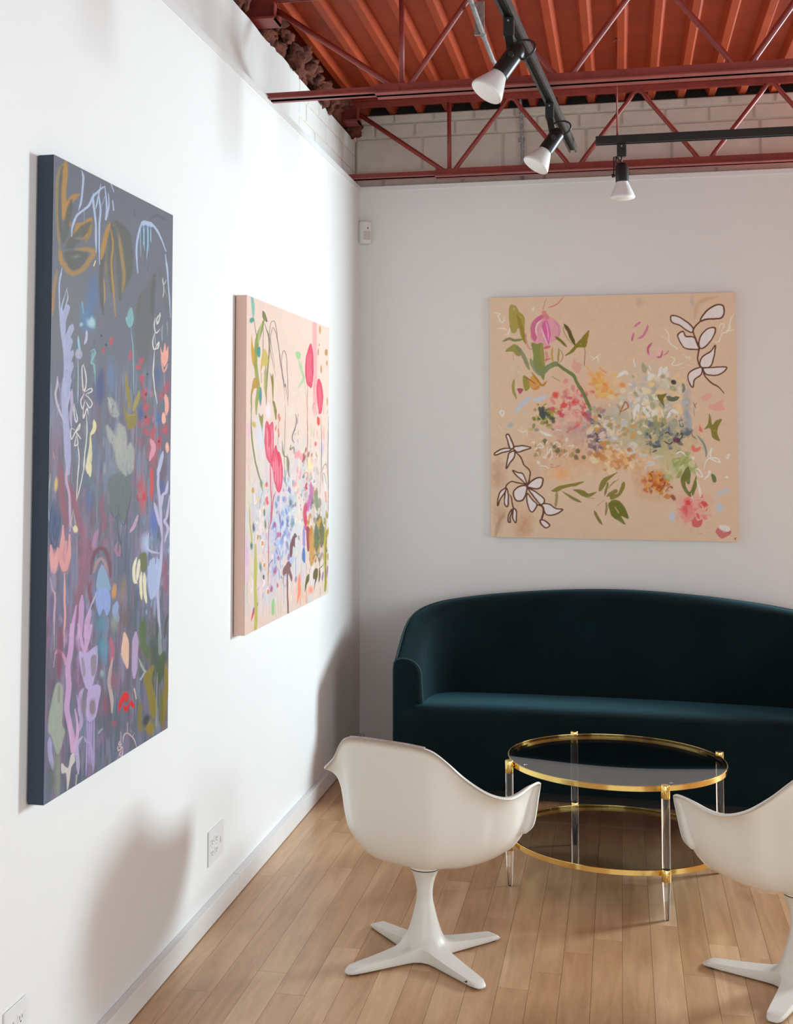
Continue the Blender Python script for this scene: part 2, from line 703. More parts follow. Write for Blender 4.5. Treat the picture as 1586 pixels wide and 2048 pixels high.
def ceiling():
    ce = thing('ceiling', None, None)
    ce['kind'] = 'structure'
    ce['label'] = 'red painted corrugated steel deck'
    pitch, dep = 0.1605, 0.042
    x = -0.30 + 0.02
    h = ZB
    while x < XR + 0.1:
        vs, fs = [], []
        prof = []
        for k in range(6):
            u = x + k * pitch
            prof += [(u, h + dep), (u + 0.092, h + dep), (u + 0.108, h + 0.003), (u + 0.1105, h), (u + 0.142, h), (u + 0.1445, h + 0.003)]
        prof.append((x + 6 * pitch, h + dep))
        n = len(prof)
        for yy in (YF, YB):
            for (a, b) in prof:
                vs.append((a, yy, b))
            for (a, b) in prof[::-1]:
                vs.append((a, yy, b + 0.004 if b > h + 0.01 else b + 0.004))
        m2 = 2 * n
        for k in range(m2):
            l = (k + 1) % m2
            fs.append((k, l, m2 + l, m2 + k))
        fs = [f[::-1] for f in fs]
        MB().add(vs, fs).build('deck_sheet', M['deck'], ce)
        x += 6 * pitch
    # roof slab that closes the deck from above
    MB().box(-0.4, XR + 0.2, YF - 0.2, YB + 0.2, h + 0.06, h + 0.12).build('roof_slab', M['dark'], ce)
    return ce


def angle_iron(mb, x0, x1, y, z, up, leg=0.045, t=0.006, gap=0.013):
    """a pair of back-to-back angles along x; the flat legs at z, the upright legs going 'up' (+1/-1)"""
    for s in (-1, 1):
        yi = y + s * gap / 2
        yo = y + s * (gap / 2 + leg)
        mb.box(x0, x1, min(yi, yo), max(yi, yo), min(z, z + up * t), max(z, z + up * t))
        mb.box(x0, x1, min(yi, yi + s * t), max(yi, yi + s * t), min(z, z + up * leg), max(z, z + up * leg))


def joist(y, bot_nodes, zb, zt, xext, label):
    """open-web steel joist along x: double-angle chords, bent-rod web"""
    t = thing('steel_joist', label, 'joist', (0, y, 0), group='red open web joists under the deck')
    x1 = XR - 0.02
    mb = MB()
    angle_iron(mb, xext, x1, 0, zb, 1, leg=0.047)
    mb.build('bottom_chord', M['joist'], t)
    e = MB()
    angle_iron(e, -0.045, xext + 0.1, 0, zb + 0.008, 1, leg=0.030, gap=0.02)
    e.build('chord_extension', M['joist'], t)
    tp = MB()
    angle_iron(tp, -0.02, x1, 0, zt, -1, leg=0.034)
    tp.build('top_chord', M['joist'], t)
    # bearing seat on the wall
    s = MB()
    s.box(-0.16, 0.035, -0.065, 0.065, zt - 0.122, zt - 0.112)
    s.box(-0.16, 0.035, -0.014, -0.006, zt - 0.112, zt)
    s.box(-0.16, 0.035, 0.006, 0.014, zt - 0.112, zt)
    s.box(0.029, 0.035, -0.055, 0.055, zt - 0.122, zt - 0.05)
    s.build('bearing_seat', M['joist'], t)
    # web: rods zig-zag, rounded at the nodes
    zlo, zhi = zb + 0.030, zt - 0.030
    nodes = list(bot_nodes)
    step = nodes[1] - nodes[0]
    while nodes[-1] < x1 - 1.2 * step:
        nodes.append(nodes[-1] + step)
    d0 = MB().tube([(0.03, 0, zt - 0.07), (nodes[0] - 0.035, 0, zlo + 0.01), (nodes[0] - 0.005, 0, zlo - 0.004)], 0.0125, 8)
    d0.build('end_diagonal', M['joist'], t, smooth=True)
    v0 = MB().tube([(nodes[0], 0, zlo), (nodes[0], 0, zhi + 0.02)], 0.0115, 8)
    v0.build('upright', M['joist'], t, smooth=True)
    for i in range(len(nodes) - 1):
        a, b = nodes[i], nodes[i + 1]
        m = (a + b) / 2
        P = [(a + 0.004, 0, zlo - 0.004), (a + 0.030, 0, zlo + 0.008), (a + 0.06, 0, zlo + 0.05)]
        P += [(m - 0.05, 0, zhi - 0.05), (m - 0.022, 0, zhi - 0.008), (m, 0, zhi), (m + 0.022, 0, zhi - 0.008), (m + 0.05, 0, zhi - 0.05)]
        P += [(b - 0.06, 0, zlo + 0.05), (b - 0.030, 0, zlo + 0.008), (b - 0.004, 0, zlo - 0.004)]
        MB().tube(P, 0.0125, 8).build('web_rod', M['joist'], t, smooth=True)
    return t


def rubble():
    """lumpy old firestop stuffed between the wall top and the deck"""
    rnd = random.Random(4)
    mb = MB()
    y = 2.3
    while y < 7.15:
        y += rnd.uniform(0.012, 0.05)
        if abs(y - 5.147) < 0.12 or abs(y - 6.90) < 0.12:
            continue
        r = rnd.uniform(0.020, 0.062)
        cx, cz = -0.075 + rnd.uniform(-0.05, 0.060), 3.432 + rnd.uniform(0.01, 0.115)
        ax = (r * rnd.uniform(0.7, 1.2), r * rnd.uniform(0.9, 1.9), r * rnd.uniform(0.5, 1.0))
        ph = [rnd.uniform(0, 6.28) for _ in range(6)]
        vs, fs = [], []
        nu, nv = 12, 8
        for i in range(nv + 1):
            th = math.pi * i / nv
            for k in range(nu):
                a = 2 * math.pi * k / nu
                q = 1 + 0.22 * math.sin(3 * a + ph[0] + 2 * th) + 0.18 * math.sin(5 * th + ph[1] + a) + 0.14 * math.sin(7 * a + ph[2]) + rnd.uniform(-0.07, 0.07)
                vs.append((cx + ax[0] * q * math.sin(th) * math.cos(a), y + ax[1] * q * math.sin(th) * math.sin(a), min(cz + ax[2] * q * math.cos(th), ZB - 0.002)))
        for i in range(nv):
            for k in range(nu):
                l = (k + 1) % nu
                fs.append((i * nu + k, (i + 1) * nu + k, (i + 1) * nu + l, i * nu + l))
        mb.add(vs, fs)
    o = mb.build('firestop_packing', M['rubble'], smooth=True)
    tag(o, 'crumbling reddish brown packing between left wall top and deck', 'packing', kind='stuff')
    # black box painting in the shade of the hollow behind it
    wl = bpy.data.objects['wall_left']
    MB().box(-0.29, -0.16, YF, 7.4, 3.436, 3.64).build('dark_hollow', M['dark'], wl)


floor()
walls()
ceiling()
joist(5.147, [0.566, 1.222, 1.905], 3.118, ZB - 0.002, 0.46, 'nearer red open web joist, the one beneath which the diagonal track runs')
joist(6.90, [0.535, 1.205, 1.872], 3.135, ZB - 0.002, 0.46, 'farther red open web joist in front of the painted block strip')
rubble()
# ------------------------------------------------------------------ ceiling fittings


def spot_light(name, label, p_track, p_pivot, p_face, along_x, loop=True):
    """track spot: adapter on the track, stem, can and reflector bulb pointing from pivot to face"""
    t = thing(name, label, 'spotlight', p_track, group='black track spotlights')
    P, Q = Vector(p_pivot) - Vector(p_track), Vector(p_face) - Vector(p_track)
    ad = MB()
    if along_x:
        ad.bbox(-0.022, 0.022, -0.016, 0.016, -0.062, 0.0, 0.003)
    else:
        ad.bbox(-0.017, 0.017, -0.024, 0.024, -0.065, 0.0, 0.003)
    ad.build('track_adapter', M['black_metal'], t)
    MB().lathe([(0.0035, 0), (0.0035, 0.003)], 10, M=along((0.0, -0.016 if along_x else -0.024, -0.014), (0.0, -1, -0.014))).build('adapter_screw', M['galv'], t)
    d = (Q - P).normalized()
    L = (Q - P).length
    m = along(P, Q)
    can_r = 0.0305
    lc = L - 0.085
    st = MB()
    if along_x:
        st.tube([(-0.012, 0, -0.058), (-0.036, 0, -0.062), (-0.038, 0, P.z - 0.045), (-can_r, 0, P.z - 0.047)], 0.0035, 6)
        st.build('stem', M['black_metal'], t)
        MB().lathe([(0.008, 0), (0.008, 0.014)], 12, M=along((-can_r - 0.016, 0, P.z - 0.047), (0, 0, P.z - 0.047))).build('pivot_knob', M['black_metal'], t)
    else:
        e = P + d * 0.035
        st.add(*_stem((0, 0, -0.06), e, 0.026, 0.012))
        st.build('stem', M['black_metal'], t)
        side = d.cross(Vector((0, 0, 1))).normalized()
        MB().lathe([(0.010, 0), (0.010, can_r + 0.012)], 12, M=along(e, e + Vector((0, -1, 0)))).build('pivot_knob', M['black_metal'], t)
    c = MB()
    c.lathe([(0.012, -0.012), (0.020, -0.010), (can_r - 0.004, 0.0), (can_r, 0.008), (can_r, lc), (can_r - 0.003, lc), (can_r - 0.003, lc - 0.02)], 28, M=m)
    c.build('lamp_can', M['black_metal'], t, angle=35)
    b = MB()
    b.lathe([(0.020, lc - 0.03), (0.0265, lc - 0.004), (0.028, lc + 0.004), (0.0345, lc + 0.018), (0.0435, lc + 0.038), (0.0515, lc + 0.056), (0.0560, lc + 0.068), (0.0572, lc + 0.073), (0.0560, lc + 0.077)], 32, M=m)
    bo = b.build('reflector_bulb', M['bulb'], t, angle=50)
    f = MB()
    f.lathe([(0.0558, lc + 0.0765), (0.050, lc + 0.0795), (0.030, lc + 0.083), (0.010, lc + 0.0845), (0.001, lc + 0.085)], 32, M=m)
    f.build('bulb_lens', M['bulb_face'], bo, smooth=True)
    if loop:
        if along_x:
            pts = catmull([(0.0, 0, -0.06), (-0.004, 0, -0.085), (-0.024, 0, P.z + 0.04), (-0.024, 0, P.z + 0.012), (-0.012, 0, P.z + 0.004)], 5)
        else:
            pts = catmull([(0.012, 0, -0.085), (0.055, -0.01, -0.078), (0.082, -0.012, -0.092), (0.080, -0.012, -0.118), (0.045, -0.006, -0.142), tuple(P + Vector((0.012, 0, 0.0)))], 6)
        MB().tube(pts, 0.0038, 7).build('lamp_cord', M['black_metal'], t, smooth=True)
    return t


def _stem(a, b, w_, th):
    a, b = Vector(a), Vector(b)
    m = MB()
    vs = []
    for p in (a, b):
        vs += [(p.x - w_ / 2, p.y - th / 2, p.z), (p.x + w_ / 2, p.y - th / 2, p.z), (p.x + w_ / 2, p.y + th / 2, p.z), (p.x - w_ / 2, p.y + th / 2, p.z)]
    fs = [(3, 2, 1, 0), (4, 5, 6, 7), (0, 1, 5, 4), (1, 2, 6, 5), (2, 3, 7, 6), (3, 0, 4, 7)]
    return vs, [f[::-1] for f in fs]


def track_bar(name, label, a, b, mat):
    a, b = Vector(a), Vector(b)
    t = thing(name, label, 'track', a)
    L = (b - a).length
    d = (b - a).normalized()
    s = Vector((0, 0, 1)).cross(d).normalized()
    w_, h_ = 0.0185, 0.019
    prof = [(-w_, 0), (-w_, h_ * 2), (w_, h_ * 2), (w_, 0), (w_ - 0.008, 0), (w_ - 0.008, 0.012), (-w_ + 0.008, 0.012), (-w_ + 0.008, 0)]
    vs, fs = [], []
    for q in (Vector((0, 0, 0)), d * L):
        for (u, v) in prof:
            vs.append(q + s * u + Vector((0, 0, v)))
    n = len(prof)
    for k in range(n):
        fs.append((k, (k + 1) % n, n + (k + 1) % n, n + k))
    fs += [tuple(range(n))[::-1], tuple(n + k for k in range(n))]
    MB().add(vs, fs).build('channel', mat, t)
    g = MB()
    vs = []
    for q in (d * 0.01, d * (L - 0.01)):
        vs += [q + s * (-w_ + 0.008) + Vector((0, 0, 0.009)), q + s * (w_ - 0.008) + Vector((0, 0, 0.009)), q + s * (w_ - 0.008) + Vector((0, 0, 0.012)), q + s * (-w_ + 0.008) + Vector((0, 0, 0.012))]
    g.add(vs, [(0, 1, 5, 4), (1, 2, 6, 5), (2, 3, 7, 6), (3, 0, 4, 7), (3, 2, 1, 0), (4, 5, 6, 7)])
    g.build('slot_insert', M['rubber'], t)
    return t, d


TZ = 3.078
ta, tb = Vector((0.955, 2.2, TZ)), Vector((1.222, 6.19, TZ))
t1, td = track_bar('lighting_track', 'worn black lighting track running toward the back wall under the joists', ta, tb, M['worn_track'])
t2, _ = track_bar('lighting_track', 'black lighting track hung on a red rod parallel to the back wall', (1.331, 6.10, 3.088), (3.6, 6.10, 3.088), M['black_metal'])
for xr in (1.43, 3.2):
    MB().tube([(xr - 1.331, 0, 0.036), (xr - 1.331, 0, ZB - 3.088 + 0.01)], 0.004, 8).build('hanger_rod', M['joist'], t2, smooth=True)
    MB().lathe([(0.016, ZB - 3.088 - 0.006), (0.016, ZB - 3.088)], 12, M=Matrix.Translation((xr - 1.331, 0, 0))).build('rod_flange', M['joist'], t2)


def on_track(y):
    k = (y - ta.y) / (tb.y - ta.y)
    return ta + (tb - ta) * k


def spot_on(y, label, pivot_off, face_off):
    p = on_track(y)
    spot_light('track_spotlight', label, p, p + Vector(pivot_off), p + Vector(face_off), False)


spot_on(4.17, 'large black spotlight nearest the camera on the worn track, tilted left', (0.028, 0.0, -0.105), (-0.075, -0.05, -0.262))
spot_on(5.27, 'black spotlight with a looped cord near the end of the worn track', (0.034, 0.0, -0.122), (-0.062, -0.04, -0.270))
spot_light('track_spotlight', 'black spotlight hanging straight down from the rod hung track', (1.449, 6.10, 3.088), (1.449, 6.10, 2.985), (1.4515, 6.10, 2.822), True)


def conduits():
    t = thing('steel_conduit', 'thin grey steel conduit running under the red deck', 'conduit', (0.866, 5.03, 3.45))
    MB().tube([(-0.06, -2.2, 0.0), (0.0, 0.0, 0.0), (0.004, 0.5, 0.0), (0.012, 0.78, -0.01), (0.045, 0.92, -0.04), (0.08, 1.05, -0.05)], 0.0105, 10).build('pipe', M['galv'], t, smooth=True)
    MB().lathe([(0.014, 0), (0.014, 0.03)], 12, M=along((0.003, 0.42, 0.0), (0.004, 0.5, 0.0))).build('coupling', M['galv'], t)
    MB().box(-0.03, 0.012, 0.395, 0.41, -0.012, 0.135).build('strap', M['galv'], t)
    # flexible conduit standing on the block wall
    f = thing('flexible_conduit', 'ribbed flexible conduit running up the painted block wall', 'conduit', (0.905, 7.18, 3.0))
    pts, rad = [], []
    n = 150
    for i in range(n + 1):
        z = 0.62 * i / n
        pts.append((0.006 * math.sin(z * 6), 0, z))
        rad.append(0.0095 if i % 2 else 0.0078)
    MB().tube(pts, rad, 10).build('sleeve', M['galv'], f, smooth=False)
    MB().box(-0.018, 0.018, 0.002, 0.018, 0.38, 0.40).build('clip', M['galv'], f)


conduits()


def motion_sensor():
    t = thing('motion_sensor', 'small white alarm sensor high in the room corner', 'sensor', (0.035, D - 0.035, 2.872), math.radians(38))
    # wedge body set across the corner, front toward -y local
    prof = [(-0.040, 0.022), (-0.036, -0.012), (-0.022, -0.026), (0.022, -0.026), (0.036, -0.012), (0.040, 0.022)]
    zs = [(-0.064, 0.80, -0.004), (-0.058, 0.96, 0), (-0.030, 1, 0.0), (0.030, 1, 0.0), (0.056, 0.97, 0), (0.063, 0.85, -0.004)]
    vs, fs = [], []
    n = len(prof)
    for (z, s, _) in zs:
        for (x, y) in prof:
            vs.append((x * s, y * s if y < 0 else y, z))
    for i in range(len(zs) - 1):
        for k in range(n):
            l = (k + 1) % n
            fs.append((i * n + k, i * n + l, (i + 1) * n + l, (i + 1) * n + k))
    fs += [tuple(range(n))[::-1], tuple((len(zs) - 1) * n + k for k in range(n))]
    MB().add(vs, fs).build('housing', M['plastic'], t)
    MB().bbox(-0.020, 0.020, -0.0295, -0.024, -0.044, 0.004, 0.002).build('lens', M['plastic_grey'], t)
    MB().bbox(0.002, 0.008, -0.0275, -0.024, 0.018, 0.028, 0.0008).build('indicator_window', M['slot'], t)
    MB().box(-0.012, 0.012, 0.020, 0.034, -0.03, 0.03).build('mount', M['plastic'], t)


motion_sensor()


def outlet(label, y0, wd, z0, ht, duplex, toggle):
    t = thing('wall_outlet', label, 'outlet', (0.0, y0 + wd / 2, z0 + ht / 2), group='outlet plates on the left wall')
    MB().bbox(0.0, 0.006, -wd / 2, wd / 2, -ht / 2, ht / 2, 0.002).build('cover_plate', M['plastic'], t)
    pitch = wd / 3.0
    for i, off in enumerate(duplex):
        for s in (-1, 1):
            r = MB().bbox(0.004, 0.0078, off - 0.0165, off + 0.0165, s * 0.0195 - 0.0135, s * 0.0195 + 0.0135, 0.003).build('receptacle', M['plastic'], t)
            sl = MB()
            sl.box(0.0070, 0.0081, off - 0.0075, off - 0.0052, s * 0.0195 - 0.002, s * 0.0195 + 0.0075)
            sl.box(0.0070, 0.0081, off + 0.0052, off + 0.0075, s * 0.0195 - 0.002, s * 0.0195 + 0.0065)
            sl.build('slots', M['slot'], r)
            MB().lathe([(0.0026, 0), (0.0026, 0.0012)], 10, M=along((0.0070, off, s * 0.0195 - 0.0075), (1, off, s * 0.0195 - 0.0075))).build('ground_hole', M['slot'], r)
        MB().lathe([(0.0025, 0), (0.0025, 0.0012)], 10, M=along((0.0058, off, 0), (1, off, 0))).build('screw', M['plastic_grey'], t)
    if toggle is not None:
        MB().bbox(0.004, 0.0075, toggle - 0.006, toggle + 0.006, -0.012, 0.012, 0.001).build('switch_slot', M['plastic_grey'], t)
        MB().bbox(0.006, 0.0095, toggle - 0.003, toggle + 0.003, -0.002, 0.008, 0.001).build('toggle', M['plastic'], t)


outlet('white three gang outlet plate low on the wall below the pink canvas', 4.387, 0.171, 0.191, 0.120, (-0.052, -0.004), 0.048)
outlet('white outlet plate at the lower left corner of the picture', 2.847, 0.115, 0.216, 0.120, (-0.024, 0.022), None)

# ------------------------------------------------------------------ sofa


def sofa():
    xc, half = 1.405, 1.065
    t = thing('curved_sofa', 'dark teal velvet sofa with an arched back that wraps into arms', 'sofa', (xc, 6.55, 0))
    oy = -6.55
    # plan of the outer face, from the left arm front round the back to the right arm front
    ctrl = [(-1.060, 6.205), (-1.064, 6.36), (-1.066, 6.52), (-1.052, 6.66), (-1.010, 6.78), (-0.930, 6.875), (-0.82, 6.935),
            (-0.66, 6.975), (-0.44, 7.000), (-0.20, 7.010), (0.0, 7.012)]
    hts = [0.638, 0.696, 0.752, 0.791, 0.818, 0.840, 0.856, 0.875, 0.895, 0.910, 0.915]
    C = [(a, b, c) for (a, b), c in zip(ctrl, hts)]
    C += [(-a, b, c) for (a, b, c) in C[-2::-1]]
    P = np.array(catmull(C, 7))
    n = len(P)
    tan = np.gradient(P[:, :2], axis=0)
    tan /= np.linalg.norm(tan, axis=1)[:, None]
    nor = np.stack([tan[:, 1], -tan[:, 0]], 1)           # points inward for this direction of travel
    # cross sections: (inward offset, z) from outer foot over the top to inner foot
    def section(i):
        h = P[i, 2]
        k = min(1.0, abs(abs(P[i, 0]) - 0) / 1.06)
        lean = 0.10 * (1 - k ** 4) + 0.015 * k ** 4
        top = 0.135
        q = [(0.010, 0.055), (0.0, 0.10), (0.0, h - 0.05), (0.003, h - 0.018), (0.014, h - 0.003)]
        for a in range(1, 10):
            u = a / 9.0
            th = u * math.pi * 0.5
            q.append((0.014 + (top - 0.014) * math.sin(th), h + 0.012 * math.sin(u * math.pi) - 0.075 * (1 - math.cos(th))))
        for a in range(1, 8):
            u = a / 7.0
            q.append((top + lean * u ** 1.15, (h - 0.078) * (1 - u) + 0.34 * u))
        return q
    secs = [section(i) for i in range(n)]
    m = len(secs[0])
    V = np.zeros((n, m, 3))
    for i in range(n):
        for k, (o_, z) in enumerate(secs[i]):
            V[i, k] = (P[i, 0] + nor[i, 0] * o_, P[i, 1] + nor[i, 1] * o_ + oy, z)
    split = [i for i in range(n) if P[i, 0] < 0 and P[i, 1] > 6.90][0]
    rng = {'arm': [(0, split), (n - 1 - split, n - 1)], 'backrest': [(split, n - 1 - split)]}
    for nm, rs in rng.items():
        for (i0, i1) in rs:
            vs, fs = [], []
            idx = {}
            for i in range(i0, i1 + 1):
                for k in range(m):
                    idx[i, k] = len(vs)
                    vs.append(V[i, k])
            for i in range(i0, i1):
                for k in range(m - 1):
                    fs.append((idx[i, k], idx[i, k + 1], idx[i + 1, k + 1], idx[i + 1, k]))
            fs = [f[::-1] for f in fs]
            mb = MB().add(vs, fs)
            if nm == 'arm':
                # padded front face, slightly domed
                i = i0 if i0 == 0 else i1
                sgn = -1
                ring = [V[i, k] for k in range(m)]
                cen = np.mean(ring, axis=0)
                base = len(mb.v)
                rings = []
                for (s, dy) in ((1.0, 0.0), (0.97, -0.007), (0.85, -0.013), (0.5, -0.018), (0.0, -0.02)):
                    st = len(mb.v)
                    for p in ring:
                        q = cen + (p - cen) * s
                        mb.v.append((q[0], q[1] + dy, q[2]))
                    rings.append(st)
                for a, b in zip(rings[:-1], rings[1:]):
                    for k in range(m):
                        l = (k + 1) % m
                        f = (a + k, a + l, b + l, b + k)
                        mb.f.append(f if i == i0 and i0 == 0 else f[::-1])
            o = mb.build(nm, M['velvet'], t, smooth=True)
    # seat platform and cushion as one upholstered loft across the width
    prof = [(0.030, 0.05), (0.0, 0.052), (0.0, 0.20), (-0.003, 0.33), (-0.010, 0.365), (-0.012, 0.385), (-0.006, 0.408), (0.010, 0.423),
            (0.04, 0.432), (0.10, 0.434), (0.25, 0.424), (0.42, 0.408), (0.60, 0.392), (0.72, 0.385)]
    xs = np.concatenate([[-1.046], np.linspace(-1.040, 1.040, 45), [1.046]])
    vs, fs = [], []
    for j, x in enumerate(xs):
        yf = 6.185 - 0.055 * (x / 1.0) ** 2
        edge = max(0, (abs(x) - 0.86) / 0.186)
        yf += 0.085 * edge ** 2.2
        for (dy, z) in prof:
            zz = z if z < 0.3 else z - 0.022 * edge ** 2
            yy = yf + dy
            lim = 6.93 - 0.30 * max(0, abs(x) - 0.75) ** 1.2
            vs.append((x, min(yy, lim) + oy, zz))
    m2 = len(prof)
    for j in range(len(xs) - 1):
        for k in range(m2 - 1):
            fs.append((j * m2 + k, (j + 1) * m2 + k, (j + 1) * m2 + k + 1, j * m2 + k + 1))
    # end caps
    for j, fl in ((0, 1), (len(xs) - 1, 0)):
        st = len(vs)
        vs.append((xs[j], 6.75 + oy, 0.05))
        loop = [j * m2 + k for k in range(m2)] + [st]
        fs.append(tuple(loop[::-1]) if not fl else tuple(loop))
    so = MB().add(vs, fs).build('seat', M['velvet'], t)
    sharp_by_angle(so.data, 50)
    # welts along the outer rim and down the arm fronts
    w1 = [(V[i, 4] + np.array((0, 0, 0.002))) for i in range(n)]
    MB().tube([tuple(p) for p in w1], 0.0045, 6).build('welt', M['piping'], t, smooth=True)
    for e in (0, n - 1):
        w2 = [tuple(V[e, k] + np.array((0, -0.001, 0))) for k in range(1, m)]
        MB().tube(w2, 0.004, 6).build('welt', M['piping'], t, smooth=True)
    # recessed plinth
    pl = MB()
    pl.box(-0.99, 0.99, 6.24 + oy, 6.88 + oy, 0.0, 0.06)
    pl.build('plinth', M['rubber'], t)


sofa()

# ------------------------------------------------------------------ table


def table():
    cxy = (1.398, 5.205)
    t = thing('coffee_table', 'round two tier glass coffee table with brass rings and clear legs', 'table', (cxy[0], cxy[1], 0))
    R_, ZT, ZS = 0.417, 0.463, 0.169

    def ring(name, zt):
        h_, w_ = 0.020, 0.018
        mb = MB()
        n = 120
        prof = [(R_ - w_, zt - h_), (R_ - 0.001, zt - h_), (R_, zt - h_ + 0.001), (R_, zt - 0.001), (R_ - 0.001, zt), (R_ - 0.005, zt), (R_ - 0.005, zt - 0.008), (R_ - w_, zt - 0.008)]
        vs, fs = [], []
        for k in range(n):
            th = 2 * math.pi * k / n
            for (r, z) in prof:
                vs.append((r * math.cos(th), r * math.sin(th), z))
        m = len(prof)
        for k in range(n):
            l = (k + 1) % n
            for a in range(m):
                b = (a + 1) % m
                fs.append((k * m + a, k * m + b, l * m + b, l * m + a))
        fs = [f[::-1] for f in fs]
        o = mb.add(vs, fs).build(name, M['brass'], t, angle=40)
        return o
    ring('top_ring', ZT)
    ring('shelf_ring', ZS)
    for nm, zt in (('glass_top', ZT), ('glass_shelf', ZS)):
        g = MB()
        g.lathe([(R_ - 0.0055, zt - 0.0075), (R_ - 0.0055, zt - 0.001)], 120)
        g.build(nm, M['glass'], t, angle=30)
    # four legs: brass sleeves at both rings, acrylic between, tapered acrylic feet
    a0 = math.radians(-66.5)
    for k in range(4):
        th = a0 + k * math.pi / 2
        r = R_ + 0.0165
        x, y = r * math.cos(th), r * math.sin(th)
        T = Matrix.Translation((x, y, 0))
        lg = MB()
        lg.lathe([(0.0072, 0.0008), (0.0085, 0.003), (0.0150, ZS - 0.036)], 24, M=T)
        leg = lg.build('foot', M['acrylic'], t, angle=40)
        MB().lathe([(0.0155, ZS - 0.036), (0.0162, ZS - 0.035), (0.0162, ZS + 0.006), (0.0155, ZS + 0.007)], 24, M=T).build('brass_sleeve', M['brass'], t, angle=40)
        MB().lathe([(0.0150, ZS + 0.007), (0.0150, ZT - 0.040)], 24, M=T).build('leg', M['acrylic'], t, angle=40)
        MB().lathe([(0.0155, ZT - 0.040), (0.0162, ZT - 0.039), (0.0162, ZT + 0.005), (0.0150, ZT + 0.007)], 24, M=T).build('brass_cap', M['brass'], t, angle=40)
        for zz in (ZT - 0.012, ZS - 0.012):
            b = MB()
            b.lathe([(0.005, 0), (0.005, 0.03)], 10, M=along((x, y, zz), (0, 0, zz)))
            b.build('bolt', M['brass'], t, smooth=True)
    # small clear pads under the glass
    for k in range(4):
        th = a0 + k * math.pi / 2 + 0.12
        r = R_ - 0.03
        MB().lathe([(0.006, ZT - 0.0005), (0.006, ZT + 0.001)], 12, M=Matrix.Translation((r * math.cos(th), r * math.sin(th), 0))).build('glass_pad', M['acrylic'], t)


table()

# ------------------------------------------------------------------ shell chairs


